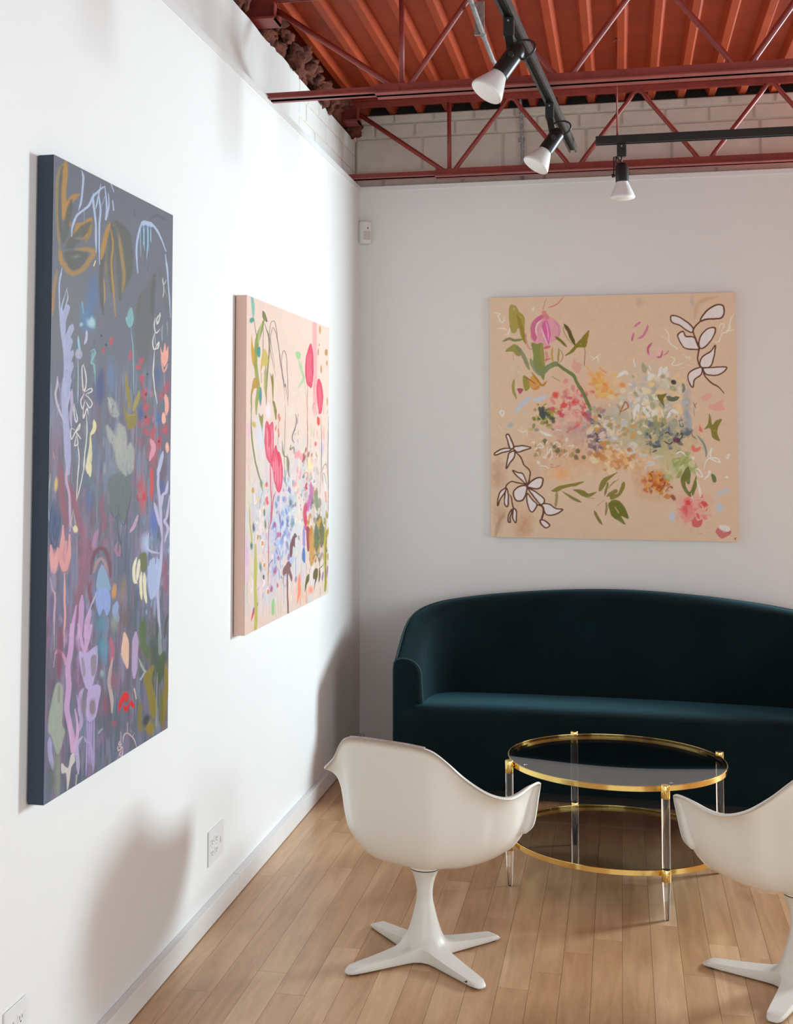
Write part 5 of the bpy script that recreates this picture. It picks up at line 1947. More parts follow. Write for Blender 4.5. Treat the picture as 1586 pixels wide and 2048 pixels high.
    for (x, y, rx, ry) in ((1110, 690, 42, 26), (1140, 620, 26, 46), (1145, 820, 34, 42), (1175, 990, 34, 60), (1190, 1150, 36, 60), (1200, 1300, 34, 70), (1190, 1430, 44, 40), (1270, 1420, 30, 60), (1340, 1540, 34, 80), (1400, 1400, 40, 60), (1420, 920, 30, 70), (1360, 1010, 26, 60), (800, 400, 18, 50), (710, 510, 20, 40), (1015, 560, 18, 50)):
        A.blob(x, y, rx, ry, (190, 62, 80), .8, 0.2, .5, .9)
    for (x, y) in ((740, 440), (1210, 770), (1190, 1000), (1185, 1260), (1335, 1530), (690, 340)):
        A.blob(x, y, 12, 16, (30, 28, 40), .9, 0, .7, .5)
    A.blob(670, 950, 70, 210, (70, 82, 130), .85, 0, .4, .5)
    A.ln([(690, 740), (670, 900), (660, 1120)], 60, (60, 70, 116), .7, soft=3)
    A.ln([(600, 770), (600, 1000)], 22, (80, 92, 100), .8, soft=3)
    A.blob(800, 800, 60, 220, (98, 126, 166), .75, 0, .3, .5)
    A.fill([(955, 740), (985, 850), (1015, 1000), (1020, 1180), (990, 1160), (960, 960)], (146, 128, 36), .95)
    A.fill([(1115, 950), (1120, 1040), (1070, 1180), (1040, 1190), (1060, 1080)], (160, 142, 56), .95)
    A.fill([(930, 1110), (960, 1170), (990, 1240), (1080, 1210), (1085, 1320), (1050, 1390), (985, 1400), (960, 1300)], (138, 122, 30), .98)
    A.ln([(985, 1250), (1060, 1240)], 36, (170, 150, 56), .8)
    A.blob(1130, 1220, 34, 110, (60, 78, 134), .85, 0, .4, .5)
    A.blob(1330, 800, 44, 160, (64, 92, 136), .8, 0, .3, .5)
    A.blob(1330, 1280, 28, 90, (50, 104, 164), .85, 0, .4, .5)
    A.ln([(600, 1310), (605, 1400), (570, 1480)], 40, (232, 222, 166), .9, dry=.1)
    A.fill([(560, 1450), (580, 1700), (560, 1850), (520, 1926), (510, 1800), (545, 1600)], (228, 218, 170), .95, dry=.1)
    for P in ([(790, 1060), (820, 1200), (850, 1240)], [(750, 1380), (800, 1500), (850, 1600), (900, 1800), (960, 1926)], [(890, 1350), (920, 1450), (930, 1600), (950, 1800)], [(1010, 1570), (1010, 1750), (1000, 1900)]):
        A.ln(P, 90, (170, 172, 164), .8, soft=4, dry=.25)
    A.ln([(760, 1050), (790, 1160)], 40, (196, 190, 180), .8, soft=2, dry=.2)
    A.blob(890, 1560, 60, 200, (176, 174, 158), .7, 0, .25, .7)
    A.ln([(1040, 1400), (1050, 1926)], 10, (176, 168, 130), .7)
    A.blob(620, 1700, 60, 220, (92, 110, 140), .7, 0, .2, .7)
    A.blob(1260, 1650, 60, 220, (196, 80, 96), .7, 0, .2, .7)
    A.ln([(1240, 1510), (1270, 1600), (1230, 1750)], 50, (226, 156, 176), .85, dry=.15)
    A.ln([(1380, 1650), (1350, 1780), (1310, 1926)], 40, (184, 186, 220), .9)
    A.ln([(140, 1690), (150, 1760)], 30, (222, 186, 150), .8)
    A.blob(170, 1600, 70, 300, (140, 96, 116), .6, 0, .1, .6)
    # ---- third crop
    A.crop(*c3)
    A.ln([(215, 0), (240, 400), (290, 720)], 66, (150, 82, 100), .85, soft=4)
    A.ln([(300, 200), (370, 420), (430, 680), (460, 800)], 60, (150, 84, 104), .85, soft=4)
    A.ln([(290, 0), (285, 200), (320, 380), (325, 760)], 26, (206, 166, 192), .9)
    for P in ([(425, 0), (410, 230), (402, 430)], [(475, 60), (450, 220), (410, 400)]):
        A.ln(P, 10, (226, 220, 206), .95)
    A.fill([(505, 0), (570, 0), (560, 140), (530, 110), (510, 80)], (226, 216, 172), .95)
    A.blob(170, 240, 20, 90, (226, 186, 96), .9, 0, .5, .5)
    A.blob(150, 700, 66, 260, (58, 86, 126), .85, 0, .5, .4)
    for P in ([(150, 400), (110, 560), (90, 760), (150, 960), (210, 700), (205, 520)], [(150, 560), (150, 720), (180, 560)], [(120, 700), (150, 850), (190, 700)]):
        A.ln(P, 14, (46, 70, 108), .9)
    A.ln([(110, 120), (80, 400), (90, 650)], 14, (150, 180, 178), .8)
    A.blob(540, 400, 60, 160, (72, 96, 150), .7, 0, .2, .7)
    A.ln([(365, 520), (335, 680), (390, 740), (370, 560)], 12, (196, 184, 160), .8)
    A.blob(385, 740, 24, 34, (236, 222, 176), .9, 0, .7, .6)
    for P in ([(110, 930), (120, 1080), (140, 1230), (180, 1050), (190, 960)], [(250, 710), (240, 900), (220, 1050), (260, 1200), (310, 1050), (320, 800)], [(280, 880), (270, 1080)]):
        A.ln(P, 50, (228, 158, 156), .92)
    A.blob(268, 1080, 56, 190, (226, 150, 150), .7, 0, .5, .5)
    A.blob(145, 1120, 50, 130, (232, 164, 158), .75, 0, .5, .5)
    A.ln([(265, 1240), (265, 1500), (270, 1750), (255, 1926)], 22, (226, 164, 160), .95)
    A.ln([(100, 1300), (130, 1430), (155, 1480), (150, 1700), (145, 1926)], 20, (206, 168, 178), .9)
    A.blob(140, 1330, 46, 120, (150, 140, 168), .7, 0, .4, .5)
    A.ln([(120, 1500), (110, 1800)], 60, (104, 84, 140), .7, soft=4)
    A.ln([(480, 700), (500, 1000), (470, 1300), (430, 1500), (410, 1800)], 100, (152, 92, 112), .7, soft=6, dry=.15)
    A.ln([(640, 740), (600, 860), (590, 960)], 46, (186, 126, 166), .8, soft=3)
    A.ln([(690, 350), (690, 500), (710, 650), (690, 780)], 60, (140, 84, 108), .8, soft=4, dry=.15)
    A.ln([(560, 1240), (580, 1060), (640, 960), (710, 960), (760, 1080), (780, 1270)], 44, (118, 62, 74), .9, soft=2)
    A.ln([(590, 1220), (640, 1090), (700, 1080), (750, 1220)], 36, (176, 140, 140), .85, soft=2)
    A.ln([(570, 1300), (540, 1430), (600, 1640)], 40, (134, 64, 84), .8, soft=3)
    A.fill([(690, 1130), (740, 1230), (770, 1330), (775, 1420), (640, 1420), (620, 1330), (650, 1200)], (140, 166, 196), .95)
    A.fill([(620, 1420), (760, 1420), (775, 1600), (740, 1700), (700, 1620), (660, 1710), (620, 1600)], (146, 166, 220), .95, dry=.05)
    A.ln([(620, 1450), (560, 1600), (490, 1780)], 14, (176, 190, 226), .9)
    A.ln([(850, 1540), (830, 1650), (860, 1750)], 70, (150, 170, 214), .85, dry=.1)
    A.blob(680, 1800, 80, 110, (86, 142, 164), .75, 0, .3, .6)
    A.blob(820, 1430, 30, 80, (206, 150, 80), .9, .1, .5, .9)
    A.blob(820, 1760, 40, 90, (150, 158, 140), .7, 0, .3, .6)
    A.fill([(760, 180), (830, 100), (960, 130), (1010, 300), (980, 500), (930, 640), (870, 560), (800, 560), (770, 400)], (98, 108, 106), .85, soft=3)
    for P in ([(770, 480), (820, 590), (870, 560), (870, 440)], [(880, 560), (930, 680), (985, 500), (1020, 300)], [(860, 590), (870, 760), (900, 900)], [(920, 680), (900, 900), (910, 1050)]):
        A.ln(P, 12, (70, 78, 84), .85, soft=1.5)
    A.ln([(860, 870), (840, 960), (880, 1010), (890, 900)], 30, (176, 120, 150), .75)
    A.blob(1140, 330, 60, 230, (196, 76, 80), .8, 0, .25, .7)
    A.ln([(1245, 20), (1250, 180), (1245, 380)], 44, (214, 60, 66), .85, soft=2, dry=.15)
    A.blob(1165, 350, 26, 50, (200, 30, 44), .9, 0, .5, .6)
    A.ln([(1090, 560), (1050, 680), (1000, 760)], 34, (206, 160, 184), .85)
    A.ln([(1100, 760), (1120, 1000)], 60, (130, 90, 96), .7, soft=4)
    A.blob(1270, 640, 56, 170, (78, 104, 176), .9, 0, .4, .6)
    A.blob(1370, 240, 40, 90, (82, 92, 160), .8, 0, .3, .6)
    for P in ([(1330, 0), (1320, 200), (1340, 400), (1350, 620), (1360, 820)], [(1430, 170), (1410, 290), (1370, 330), (1360, 440)], [(1280, 420), (1310, 560), (1350, 700)], [(1450, 330), (1420, 560), (1390, 620), (1430, 700), (1390, 850)], [(1360, 820), (1350, 1000), (1340, 1150), (1310, 1400), (1320, 1700), (1340, 1926)], [(1210, 760), (1190, 900), (1220, 960), (1330, 980)]):
        A.ln(P, 30, (196, 186, 216), .9)
    A.blob(1180, 880, 60, 120, (176, 192, 222), .85, 0, .3, .6)
    A.blob(1290, 870, 34, 80, (110, 124, 150), .8, 0, .5, .5)
    A.fill([(1210, 1080), (1330, 1050), (1340, 1250), (1300, 1420), (1230, 1500), (1200, 1350)], (178, 192, 228), .85, soft=3, dry=.1)
    A.ln([(1220, 1000), (1205, 1120)], 34, (112, 90, 140), .8, soft=2)
    A.ln([(1290, 1040), (1285, 1100)], 30, (112, 90, 140), .8, soft=2)
    A.fill([(1110, 1000), (1180, 980), (1190, 1140), (1140, 1200), (1110, 1100)], (102, 108, 50), .9, soft=2)
    for P in ([(1075, 1040), (1045, 1150), (1050, 1290), (1080, 1330)], [(1105, 1060), (1090, 1180), (1080, 1300)], [(1130, 1190), (1120, 1330), (1130, 1500)], [(1160, 1210), (1165, 1400), (1180, 1540)]):
        A.ln(P, 34, (234, 224, 190), .97)
    A.blob(930, 1390, 50, 150, (144, 118, 104), .8, 0, .3, .6)
    A.blob(930, 1700, 60, 200, (112, 88, 76), .75, 0, .2, .7)
    A.ln([(1400, 1060), (1390, 1250), (1400, 1420)], 60, (150, 80, 100), .7, soft=3)
    A.blob(1140, 1810, 46, 110, (80, 104, 50), .9, 0, .4, .9)
    A.ln([(1300, 1760), (1290, 1926)], 60, (60, 70, 64), .8, soft=3)
    A.ln([(1420, 1660), (1390, 1800), (1380, 1926)], 34, (70, 78, 64), .8, soft=2)
    for P in ([(395, 1600), (340, 1926)], [(460, 1480), (450, 1700), (430, 1926)], [(560, 1640), (520, 1780), (500, 1926)]):
        A.ln(P, 56, (204, 160, 204), .85, ends=(.3, 1), dry=.08)
    # ---- fourth crop
    A.crop(*c4)
    for P, w in (([(350, 0), (330, 300), (300, 480), (310, 700), (290, 930), (320, 1100), (360, 1300), (370, 1420)], 60), ([(420, 0), (450, 160), (480, 300)], 34), ([(560, 0), (520, 180), (490, 300)], 36), ([(500, 0), (495, 300)], 40)):
        A.ln(P, w, (206, 164, 206), .9, ends=(.8, .6))
    A.fill([(430, 290), (500, 310), (590, 240), (630, 230), (630, 420), (600, 560), (560, 690), (500, 690), (450, 520), (430, 400)], (190, 172, 214), .92, dry=.05)
    A.fill([(560, 360), (620, 330), (610, 500), (570, 560)], (136, 120, 124), .8, soft=2)
    A.fill([(450, 370), (480, 380), (500, 520), (470, 560)], (140, 128, 140), .7, soft=2)
    A.fill([(540, 690), (640, 650), (670, 700), (640, 880), (610, 1010), (540, 1060), (500, 1000), (510, 800)], (190, 170, 214), .92, dry=.05)
    A.blob(575, 900, 34, 90, (134, 116, 118), .9, 0, .6, .3)
    A.ln([(470, 700), (440, 780), (430, 930), (450, 1060), (410, 1200)], 44, (184, 164, 206), .85)
    A.ln([(400, 780), (430, 1000)], 30, (196, 160, 206), .85)
    A.blob(470, 880, 40, 120, (134, 120, 130), .7, 0, .4, .4)
    for x in (510, 540, 565, 590):
        A.ln([(x, 1000), (x + A.rng.uniform(-8, 8), 1250), (x + A.rng.uniform(-10, 10), 1500 + A.rng.uniform(0, 160))], 20, (176, 156, 206), .85)
    A.ln([(320, 1050), (330, 1200), (350, 1400), (390, 1300), (410, 1150), (380, 930)], 34, (214, 170, 206), .9)
    A.ln([(460, 1230), (400, 1330), (410, 1500), (415, 1640)], 40, (190, 178, 212), .85)
    A.ln([(480, 1230), (500, 1280), (560, 1330), (580, 1620)], 24, (176, 160, 200), .85)
    A.ln([(470, 1280), (465, 1650)], 40, (134, 128, 132), .7, soft=2)
    A.fill([(180, 650), (240, 680), (250, 900), (240, 1100), (270, 1180), (210, 1400), (170, 1420), (120, 1250), (80, 1170), (100, 950), (140, 750)], (164, 174, 158), .9, soft=3, dry=.06)
    A.ln([(205, 680), (200, 860)], 60, (130, 116, 110), .7, soft=4)
    A.ln([(100, 1260), (100, 1400), (130, 1600)], 50, (172, 168, 210), .85)
    for x in (150, 172, 190, 205):
        A.ln([(x, 1400), (x, 1650), (x + 4, 1900)], 14, (140, 150, 124), .8)
    A.blob(125, 1700, 60, 160, (92, 104, 90), .7, 0, .2, .6)
    A.fill([(370, 1420), (380, 1500), (340, 1570), (320, 1700), (290, 1820), (280, 1640), (230, 1640), (230, 1530), (300, 1580), (330, 1450)], (214, 204, 198), .95, dry=.08)
    A.ln([(400, 1650), (390, 1750)], 36, (190, 186, 180), .9)
    A.ln([(150, 330), (200, 290), (260, 370), (270, 450)], 34, (206, 150, 176), .85)
    A.ln([(155, 330), (140, 470)], 26, (206, 150, 170), .85)
    A.ln([(210, 30), (205, 300), (200, 600)], 60, (140, 66, 90), .75, soft=3)
    A.ln([(260, 0), (260, 250)], 26, (226, 160, 160), .9)
    A.ln([(150, 0), (145, 280)], 20, (210, 170, 176), .85)
    A.blob(680, 250, 60, 150, (70, 150, 176), .8, 0, .3, .7)
    A.ln([(730, 230), (725, 420)], 26, (76, 160, 190), .8, dry=.15)
    A.blob(680, 530, 24, 50, (150, 180, 180), .7, 0, .4, .6)
    A.ln([(780, 130), (800, 280), (780, 430)], 46, (190, 100, 124), .85, dry=.1)
    A.ln([(800, 350), (770, 520), (760, 640), (790, 800), (790, 950)], 40, (206, 186, 176), .7, dry=.2)
    A.blob(810, 600, 50, 130, (160, 96, 110), .7, 0, .3, .7)
    A.blob(720, 880, 60, 130, (150, 70, 84), .65, 0, .2, .7)
    A.blob(815, 1070, 34, 50, (176, 86, 100), .75, 0, .4, .7)
    A.ln([(820, 1120), (810, 1280)], 16, (150, 80, 90), .7)
    A.fill([(930, 60), (980, 150), (985, 290), (970, 460), (930, 400), (900, 280), (910, 150)], (236, 192, 164), .92, dry=.08)
    A.ln([(895, 300), (930, 400)], 40, (206, 186, 172), .7, dry=.2)
    A.ln([(1060, 60), (1050, 300), (1040, 560)], 66, (190, 166, 204), .85, dry=.08)
    A.ln([(1110, 580), (1160, 500)], 60, (180, 172, 204), .8, dry=.15)
    A.ln([(1120, 0), (1140, 160), (1190, 320)], 70, (84, 108, 56), .85, soft=2, dry=.12)
    A.ln([(1090, 340), (1140, 460), (1180, 500)], 24, (170, 180, 160), .8)
    A.blob(1270, 280, 70, 280, (72, 84, 66), .85, 0, .3, .7)
    A.ln([(1330, 0), (1330, 200), (1340, 330)], 40, (150, 160, 160), .7, dry=.15)
    A.ln([(1250, 430), (1190, 560), (1220, 720), (1250, 880), (1250, 1000)], 90, (140, 122, 30), .9, soft=2, dry=.08)
    A.ln([(1380, 260), (1340, 420), (1320, 600)], 80, (66, 84, 44), .85, soft=3)
    A.ln([(1390, 440), (1400, 620), (1370, 850), (1350, 1060)], 60, (142, 118, 28), .9, soft=2, dry=.08)
    A.ln([(1340, 640), (1340, 900), (1340, 1080)], 40, (104, 104, 40), .85, soft=2)
    A.ln([(1110, 820), (1100, 1000), (1110, 1160)], 56, (130, 116, 44), .85, soft=2, dry=.1)
    A.blob(1215, 1110, 44, 80, (150, 126, 20), .9, 0, .5, .6)
    A.blob(1170, 1020, 34, 60, (48, 50, 60), .85, 0.4, .4, .7)
    A.ln([(1300, 500), (1290, 800), (1280, 1150)], 12, (150, 156, 130), .75)
    # the red mouth-like flower
    A.fill([(860, 960), (870, 840), (920, 730), (960, 725), (985, 770), (960, 830), (930, 820), (890, 890)], (216, 26, 28), 1)
    A.fill([(920, 860), (950, 880), (990, 830), (1010, 800), (1050, 880), (1020, 890), (985, 860), (970, 930), (930, 930)], (214, 24, 28), 1)
    A.ln([(1040, 680), (1060, 790)], 30, (240, 186, 156), .98)
    for P in ([(1065, 1330), (1030, 1230), (965, 1170), (920, 1210), (910, 1280)], [(970, 1050), (965, 1170)], [(885, 1160), (885, 1270)], [(870, 1270), (890, 1300), (865, 1310), (870, 1270)], [(850, 1330), (900, 1330), (860, 1370), (850, 1330)], [(910, 1330), (900, 1430), (870, 1400), (900, 1370)], [(850, 1460), (870, 1400)], [(1000, 1130), (1010, 1160)], [(1040, 1170), (1020, 1200)]):
        A.ln(P, 11, (222, 190, 190), .95)
    for P in ([(1010, 900), (1000, 1000)], [(880, 980), (860, 1080)]):
        A.ln(P, 10, (50, 56, 70), .8)
    A.ln([(640, 1190), (680, 1130)], 50, (170, 170, 196), .7, dry=.25)
    return A


def art_blush():
    """blush canvas with wildflowers"""
    A = Art([(495, 592.5), (659.5, 655.7), (654, 1187), (484.3, 1274)], 230, 620, (230, 200, 184), 0.93, 55, (1.4, 3.0))
    a1, a2, a3 = (470, 580, 7.93), (470, 820, 7.93), (470, 1040, 7.93)
    A.crop(0, 0, 1)
    for (x, y, rx, ry, c, a) in ((560, 1040, 34, 130, (186, 200, 222), .8), (600, 960, 30, 90, (208, 204, 196), .7), (515, 1000, 22, 90, (204, 200, 206), .6), (520, 880, 14, 60, (214, 212, 220), .7), (638, 1060, 18, 80, (168, 138, 60), .75),
                                 (625, 990, 20, 60, (190, 160, 176), .6), (590, 1100, 26, 60, (200, 208, 214), .7), (600, 1190, 30, 30, (238, 178, 130), .6), (520, 1130, 26, 80, (226, 196, 204), .6), (490, 1120, 6, 60, (222, 178, 214), .8), (545, 1080, 14, 90, (160, 178, 216), .6)):
        A.blob(x, y, rx, ry, c, a, 0, .15, .7)
    V = dict(aspect=(0.25, 0.5), ang=(1.3, 1.85))
    A.streaks(860, 1240, .5, [(206, 214, 226), (236, 214, 200), (190, 200, 206), (224, 190, 200), (214, 206, 180)])
    A.dabs(70, (540, 980, 590, 1160), [(128, 150, 206), (168, 188, 222), (104, 118, 180), (150, 110, 160), (196, 208, 226)], (2, 8), **V)
    A.dabs(60, (500, 960, 545, 1180), [(236, 214, 210), (206, 170, 186), (230, 190, 150), (150, 160, 150), (240, 230, 226)], (2, 6), **V)
    A.dabs(60, (590, 900, 640, 1060), [(226, 214, 180), (206, 120, 130), (160, 160, 130), (216, 190, 190), (190, 150, 170)], (2, 7), **V)
    A.dabs(60, (615, 1000, 654, 1130), [(176, 134, 40), (84, 96, 64), (126, 130, 60), (196, 150, 60), (60, 74, 60)], (2, 9), **V)
    A.dabs(40, (560, 930, 610, 1090), [(214, 222, 220), (110, 130, 150), (230, 226, 206), (170, 190, 196)], (2, 7), **V)
    olive, teal, rose, ink = (138, 134, 44), (40, 140, 128), (220, 60, 98), (70, 56, 62)
    A.crop(*a1)
    A.fill([(265, 150), (300, 130), (318, 250), (315, 400), (295, 460), (275, 340)], (120, 176, 160), .95)
    A.ln([(260, 140), (290, 210)], 12, (50, 70, 60), .8)
    A.blob(270, 500, 36, 40, teal, .95, 0, .6, .7)
    A.ln([(300, 460), (340, 690), (350, 800)], 9, ink, .9)
    A.fill([(455, 360), (490, 410), (520, 510), (480, 490), (450, 440)], (120, 122, 62), 1, edge=(70, 70, 40), ew=9)
    A.ln([(470, 490), (420, 640), (370, 780), (340, 960), (320, 1150), (330, 1300)], 70, (128, 140, 54), .95)
    A.ln([(440, 520), (390, 720), (380, 860)], 30, (176, 180, 110), .85)
    A.ln([(480, 540), (540, 750), (545, 950), (520, 1250), (500, 1550), (495, 1830)], 22, (110, 112, 54), .95)
    A.ln([(460, 500), (455, 800), (430, 1200), (400, 1320)], 9, (80, 84, 44), .9)
    A.fill([(275, 720), (290, 880), (320, 1060), (320, 1180), (295, 1220), (270, 1120), (262, 920)], (196, 150, 30), 1)
    A.fill([(360, 930), (405, 920), (405, 1030), (385, 1090), (350, 1020)], teal, 1)
    A.ln([(330, 1050), (330, 1200), (350, 1380), (370, 1560), (340, 1800), (330, 1982)], 54, (140, 146, 50), .9)
    A.fill([(440, 1000), (490, 960), (530, 1130), (490, 1240), (450, 1200), (400, 1300)], (196, 170, 66), .9)
    A.ln([(490, 1230), (480, 1450), (490, 1700)], 44, (150, 150, 60), .85)
    A.fill([(300, 1420), (370, 1440), (350, 1560), (300, 1590), (260, 1720), (240, 1850), (260, 1600)], (178, 138, 24), .97)
    A.ln([(260, 1600), (260, 1820), (250, 1982)], 16, (110, 112, 50), .9)
    A.fill([(410, 1560), (425, 1700), (405, 1860), (375, 1720), (385, 1600)], (60, 142, 128), 1)
    A.ln([(420, 1320), (420, 1480)], 26, (134, 136, 60), .9)
    A.fill([(560, 1330), (585, 1380), (605, 1340), (615, 1550), (600, 1780), (585, 1560)], (138, 118, 36), 1)
    A.ln([(600, 1760), (620, 1850), (650, 1982)], 40, (130, 118, 40), .95)
    A.blob(520, 1930, 46, 130, (236, 220, 230), .85, 0, .4, .5)
    for P in ([(650, 1380), (600, 1150), (560, 960), (545, 750), (570, 560), (610, 505), (650, 560), (690, 860), (740, 1250), (785, 1640)], [(640, 1260), (590, 960), (565, 780), (600, 620), (640, 660), (690, 860), (720, 1150), (755, 1400), (780, 1600)],
              [(745, 1260), (745, 1080), (780, 970), (815, 1060), (830, 1300), (840, 1600), (835, 1860)], [(745, 1200), (765, 1400), (790, 1550), (800, 1500), (835, 1780)], [(790, 1640), (795, 1982)]):
        A.ln(P, 9, ink, .92)
    A.ln([(1270, 540), (1270, 900), (1270, 1300), (1270, 1800), (1250, 1982)], 66, (238, 156, 160), .85, ends=(1, .3), soft=1.5)
    A.fill([(1210, 860), (1240, 1050), (1240, 1300), (1215, 1530), (1185, 1540), (1140, 1480), (1120, 1250), (1150, 1000)], rose, .98, edge=(196, 30, 60), ew=10)
    A.fill([(1320, 1420), (1365, 1480), (1390, 1640), (1380, 1860), (1350, 1960), (1310, 1780), (1300, 1560)], rose, .98, edge=(206, 40, 70), ew=10)
    for x in (1160, 1185, 1210):
        A.ln([(x, 1000), (x - 6, 1200), (x, 1480)], 7, (236, 140, 150), .8)
    for x in (1335, 1360):
        A.ln([(x - 10, 1520), (x, 1700), (x + 4, 1880)], 7, (236, 140, 150), .8)
    A.ln([(1155, 1500), (1140, 1750), (1145, 1982)], 10, (190, 90, 90), .9)
    A.fill([(975, 990), (1040, 1000), (1045, 1070), (1000, 1100), (970, 1040)], (150, 196, 130), .9)
    A.ln([(1010, 1100), (1060, 1280), (1090, 1400), (1010, 1550)], 40, (160, 198, 142), .85, dry=.1)
    A.ln([(1040, 1080), (1110, 1500), (1130, 1800)], 8, (170, 180, 130), .8)
    for (x, y, rx, ry) in ((1355, 640, 13, 70), (1450, 990, 20, 50), (1370, 1260, 10, 60), (1460, 1160, 9, 36), (1325, 980, 9, 50), (1340, 870, 7, 20), (1465, 1780, 9, 70)):
        A.blob(x, y, rx, ry, (186, 128, 56), .95, 0, .8, .3)
    A.ln([(1355, 560), (1350, 720)], 6, (240, 226, 196), .8)
    for (x, y, l) in ((1250, 1550, 170), (1405, 1900, 140), (1300, 1930, 100)):
        A.ln([(x + 5, y - l / 2), (x - 6, y + l / 2)], 14, (126, 92, 104), .9)
    A.ln([(1225, 1930), (1240, 1830), (1265, 1790)], 7, ink, .8)
    A.ln([(1095, 680), (1095, 740)], 14, (238, 220, 176), .8)
    for (x, y) in ((700, 1850), (920, 1900), (1190, 1760), (860, 1950)):
        A.blob(x, y, 50, 80, (224, 212, 200), .5, 0, .2, .6)
    A.ln([(1475, 1900), (1460, 1982)], 10, ink, .85)
    # ---- middle
    A.crop(*a2)
    A.ln([(255, 0), (250, 300), (275, 600), (310, 830), (350, 1000), (400, 1180), (420, 1290)], 22, (104, 116, 52), .95)
    A.ln([(310, 820), (345, 960)], 36, (124, 136, 64), .9)
    A.blob(400, 1170, 26, 60, (124, 136, 80), .9, 0, .5, .6)
    A.ln([(430, 1290), (395, 1390), (370, 1600)], 9, (120, 150, 140), .9)
    A.fill([(375, 60), (410, 110), (440, 60), (440, 180), (425, 380), (400, 240), (380, 160)], olive, .97)
    A.ln([(425, 350), (440, 440)], 22, (196, 150, 50), .9)
    A.blob(295, 240, 30, 50, (190, 166, 40), .9, 0, .6, .5)
    A.fill([(610, 0), (650, 20), (655, 140), (635, 150)], (128, 122, 40), .95)
    A.blob(390, 450, 60, 170, (206, 210, 222), .6, 0, .3, .6)
    A.blob(210, 350, 36, 130, (236, 170, 206), .6, 0, .2, .5)
    A.ln([(220, 480), (210, 800), (220, 1200)], 26, (240, 176, 176), .6)
    A.fill([(500, 190), (540, 260), (590, 200), (600, 420), (600, 640), (580, 800), (540, 840), (490, 740), (465, 520), (475, 320)], (226, 78, 110), .97, edge=(206, 44, 84), ew=11)
    A.fill([(640, 570), (650, 700), (690, 680), (725, 800), (745, 960), (735, 1130), (700, 1290), (660, 1300), (615, 1140), (590, 950), (560, 860), (600, 700)], (226, 74, 106), .97, edge=(206, 40, 80), ew=11)
    for (x, y0, y1) in ((500, 300, 700), (530, 320, 760), (575, 300, 700), (630, 760, 1150), (660, 800, 1230), (700, 800, 1180), (600, 820, 1000)):
        A.ln([(x, y0), (x + 6, (y0 + y1) / 2), (x + 2, y1)], 12, (244, 160, 176), .85)
    A.ln([(520, 260), (545, 420), (530, 600)], 40, (214, 44, 80), .8, dry=.1)
    A.ln([(650, 620), (690, 800), (680, 900)], 34, (214, 36, 72), .85, dry=.1)
    A.ln([(550, 840), (550, 1150), (560, 1500), (545, 1800)], 22, (216, 84, 116), .92)
    A.ln([(630, 1300), (590, 1430), (560, 1700), (530, 1900)], 15, (190, 60, 96), .95)
    A.ln([(580, 900), (585, 1200), (565, 1450)], 12, (232, 140, 156), .85)
    for (x, y) in ((690, 100), (705, 150), (640, 290), (690, 400), (680, 330)):
        A.blob(x, y, 12, 46, (206, 84, 66), .9, .1, .6, .6)
    A.ln([(690, 140), (680, 400), (670, 640)], 7, (190, 90, 76), .8)
    A.ln([(795, 0), (785, 350), (770, 700), (780, 1000), (800, 1250)], 9, (110, 104, 90), .9)
    for P in ([(955, 70), (970, 180), (940, 320), (900, 430), (930, 540)], [(1000, 60), (985, 230)], [(960, 150), (1000, 210)], [(935, 400), (970, 370)], [(1000, 330), (995, 400)], [(990, 470), (995, 530)]):
        A.ln(P, 17, (86, 86, 110), .9)
    for P in ([(735, 480), (760, 720), (830, 780), (840, 1000), (860, 1080)], [(880, 560), (870, 640), (920, 600), (930, 700)], [(825, 720), (825, 900)], [(740, 600), (775, 740)]):
        A.ln(P, 22, (126, 116, 86), .85)
    A.blob(825, 850, 26, 110, (120, 110, 70), .8, 0, .4, .7)
    for (x, y) in ((960, 720), (1000, 700), (1040, 760), (980, 960), (1020, 1060), (940, 1180), (980, 1290), (1030, 1000)):
        A.blob(x, y, 22, 60, (244, 142, 150), .85, .1, .5, .8)
    A.ln([(1140, 0), (1145, 400), (1135, 700), (1140, 960)], 12, (196, 96, 92), .95)
    for (x, y) in ((1115, 640), (1080, 720), (1160, 710), (1070, 800), (1210, 720), (1100, 760)):
        A.blob(x, y, 12, 40, (170, 70, 60), .9, .2, .6, .8)
    A.fill([(1300, 110), (1340, 140), (1335, 240), (1300, 220)], (226, 62, 56), .98)
    A.blob(1340, 30, 20, 40, (226, 60, 100), .95, 0, .7, .4)
    A.blob(1270, 540, 16, 34, (222, 74, 110), .95, 0, .7, .4)
    A.blob(1400, 380, 30, 110, (246, 160, 156), .85, 0, .3, .5)
    A.blob(1380, 600, 36, 110, (198, 180, 206), .8, 0, .4, .5)
    A.blob(1330, 620, 30, 100, (200, 196, 196), .6, 0, .3, .6)
    A.blob(1205, 300, 24, 110, (180, 196, 140), .6, 0, .3, .6)
    for P in ([(1295, 320), (1300, 450)], [(1190, 470), (1195, 600)], [(1250, 290), (1240, 430)], [(1290, 30), (1275, 120)]):
        A.ln(P, 13, (190, 96, 80), .9)
    for P in ([(1480, 100), (1470, 500), (1465, 900), (1470, 1300), (1460, 1700)], [(1360, 100), (1365, 700), (1345, 1200)], [(1445, 930), (1430, 850), (1390, 910), (1370, 1000)], [(1440, 1180), (1410, 1020), (1380, 1040), (1385, 1200)]):
        A.ln(P, 9, (70, 60, 60), .85)
    A.blob(1185, 880, 60, 130, (238, 214, 160), .8, 0, .3, .6)
    A.ln([(1085, 1050), (1090, 1000), (1140, 1000), (1140, 1080)], 16, (206, 140, 60), .9)
    A.ln([(1125, 1160), (1115, 1230), (1135, 1270)], 34, (186, 30, 76), .9)
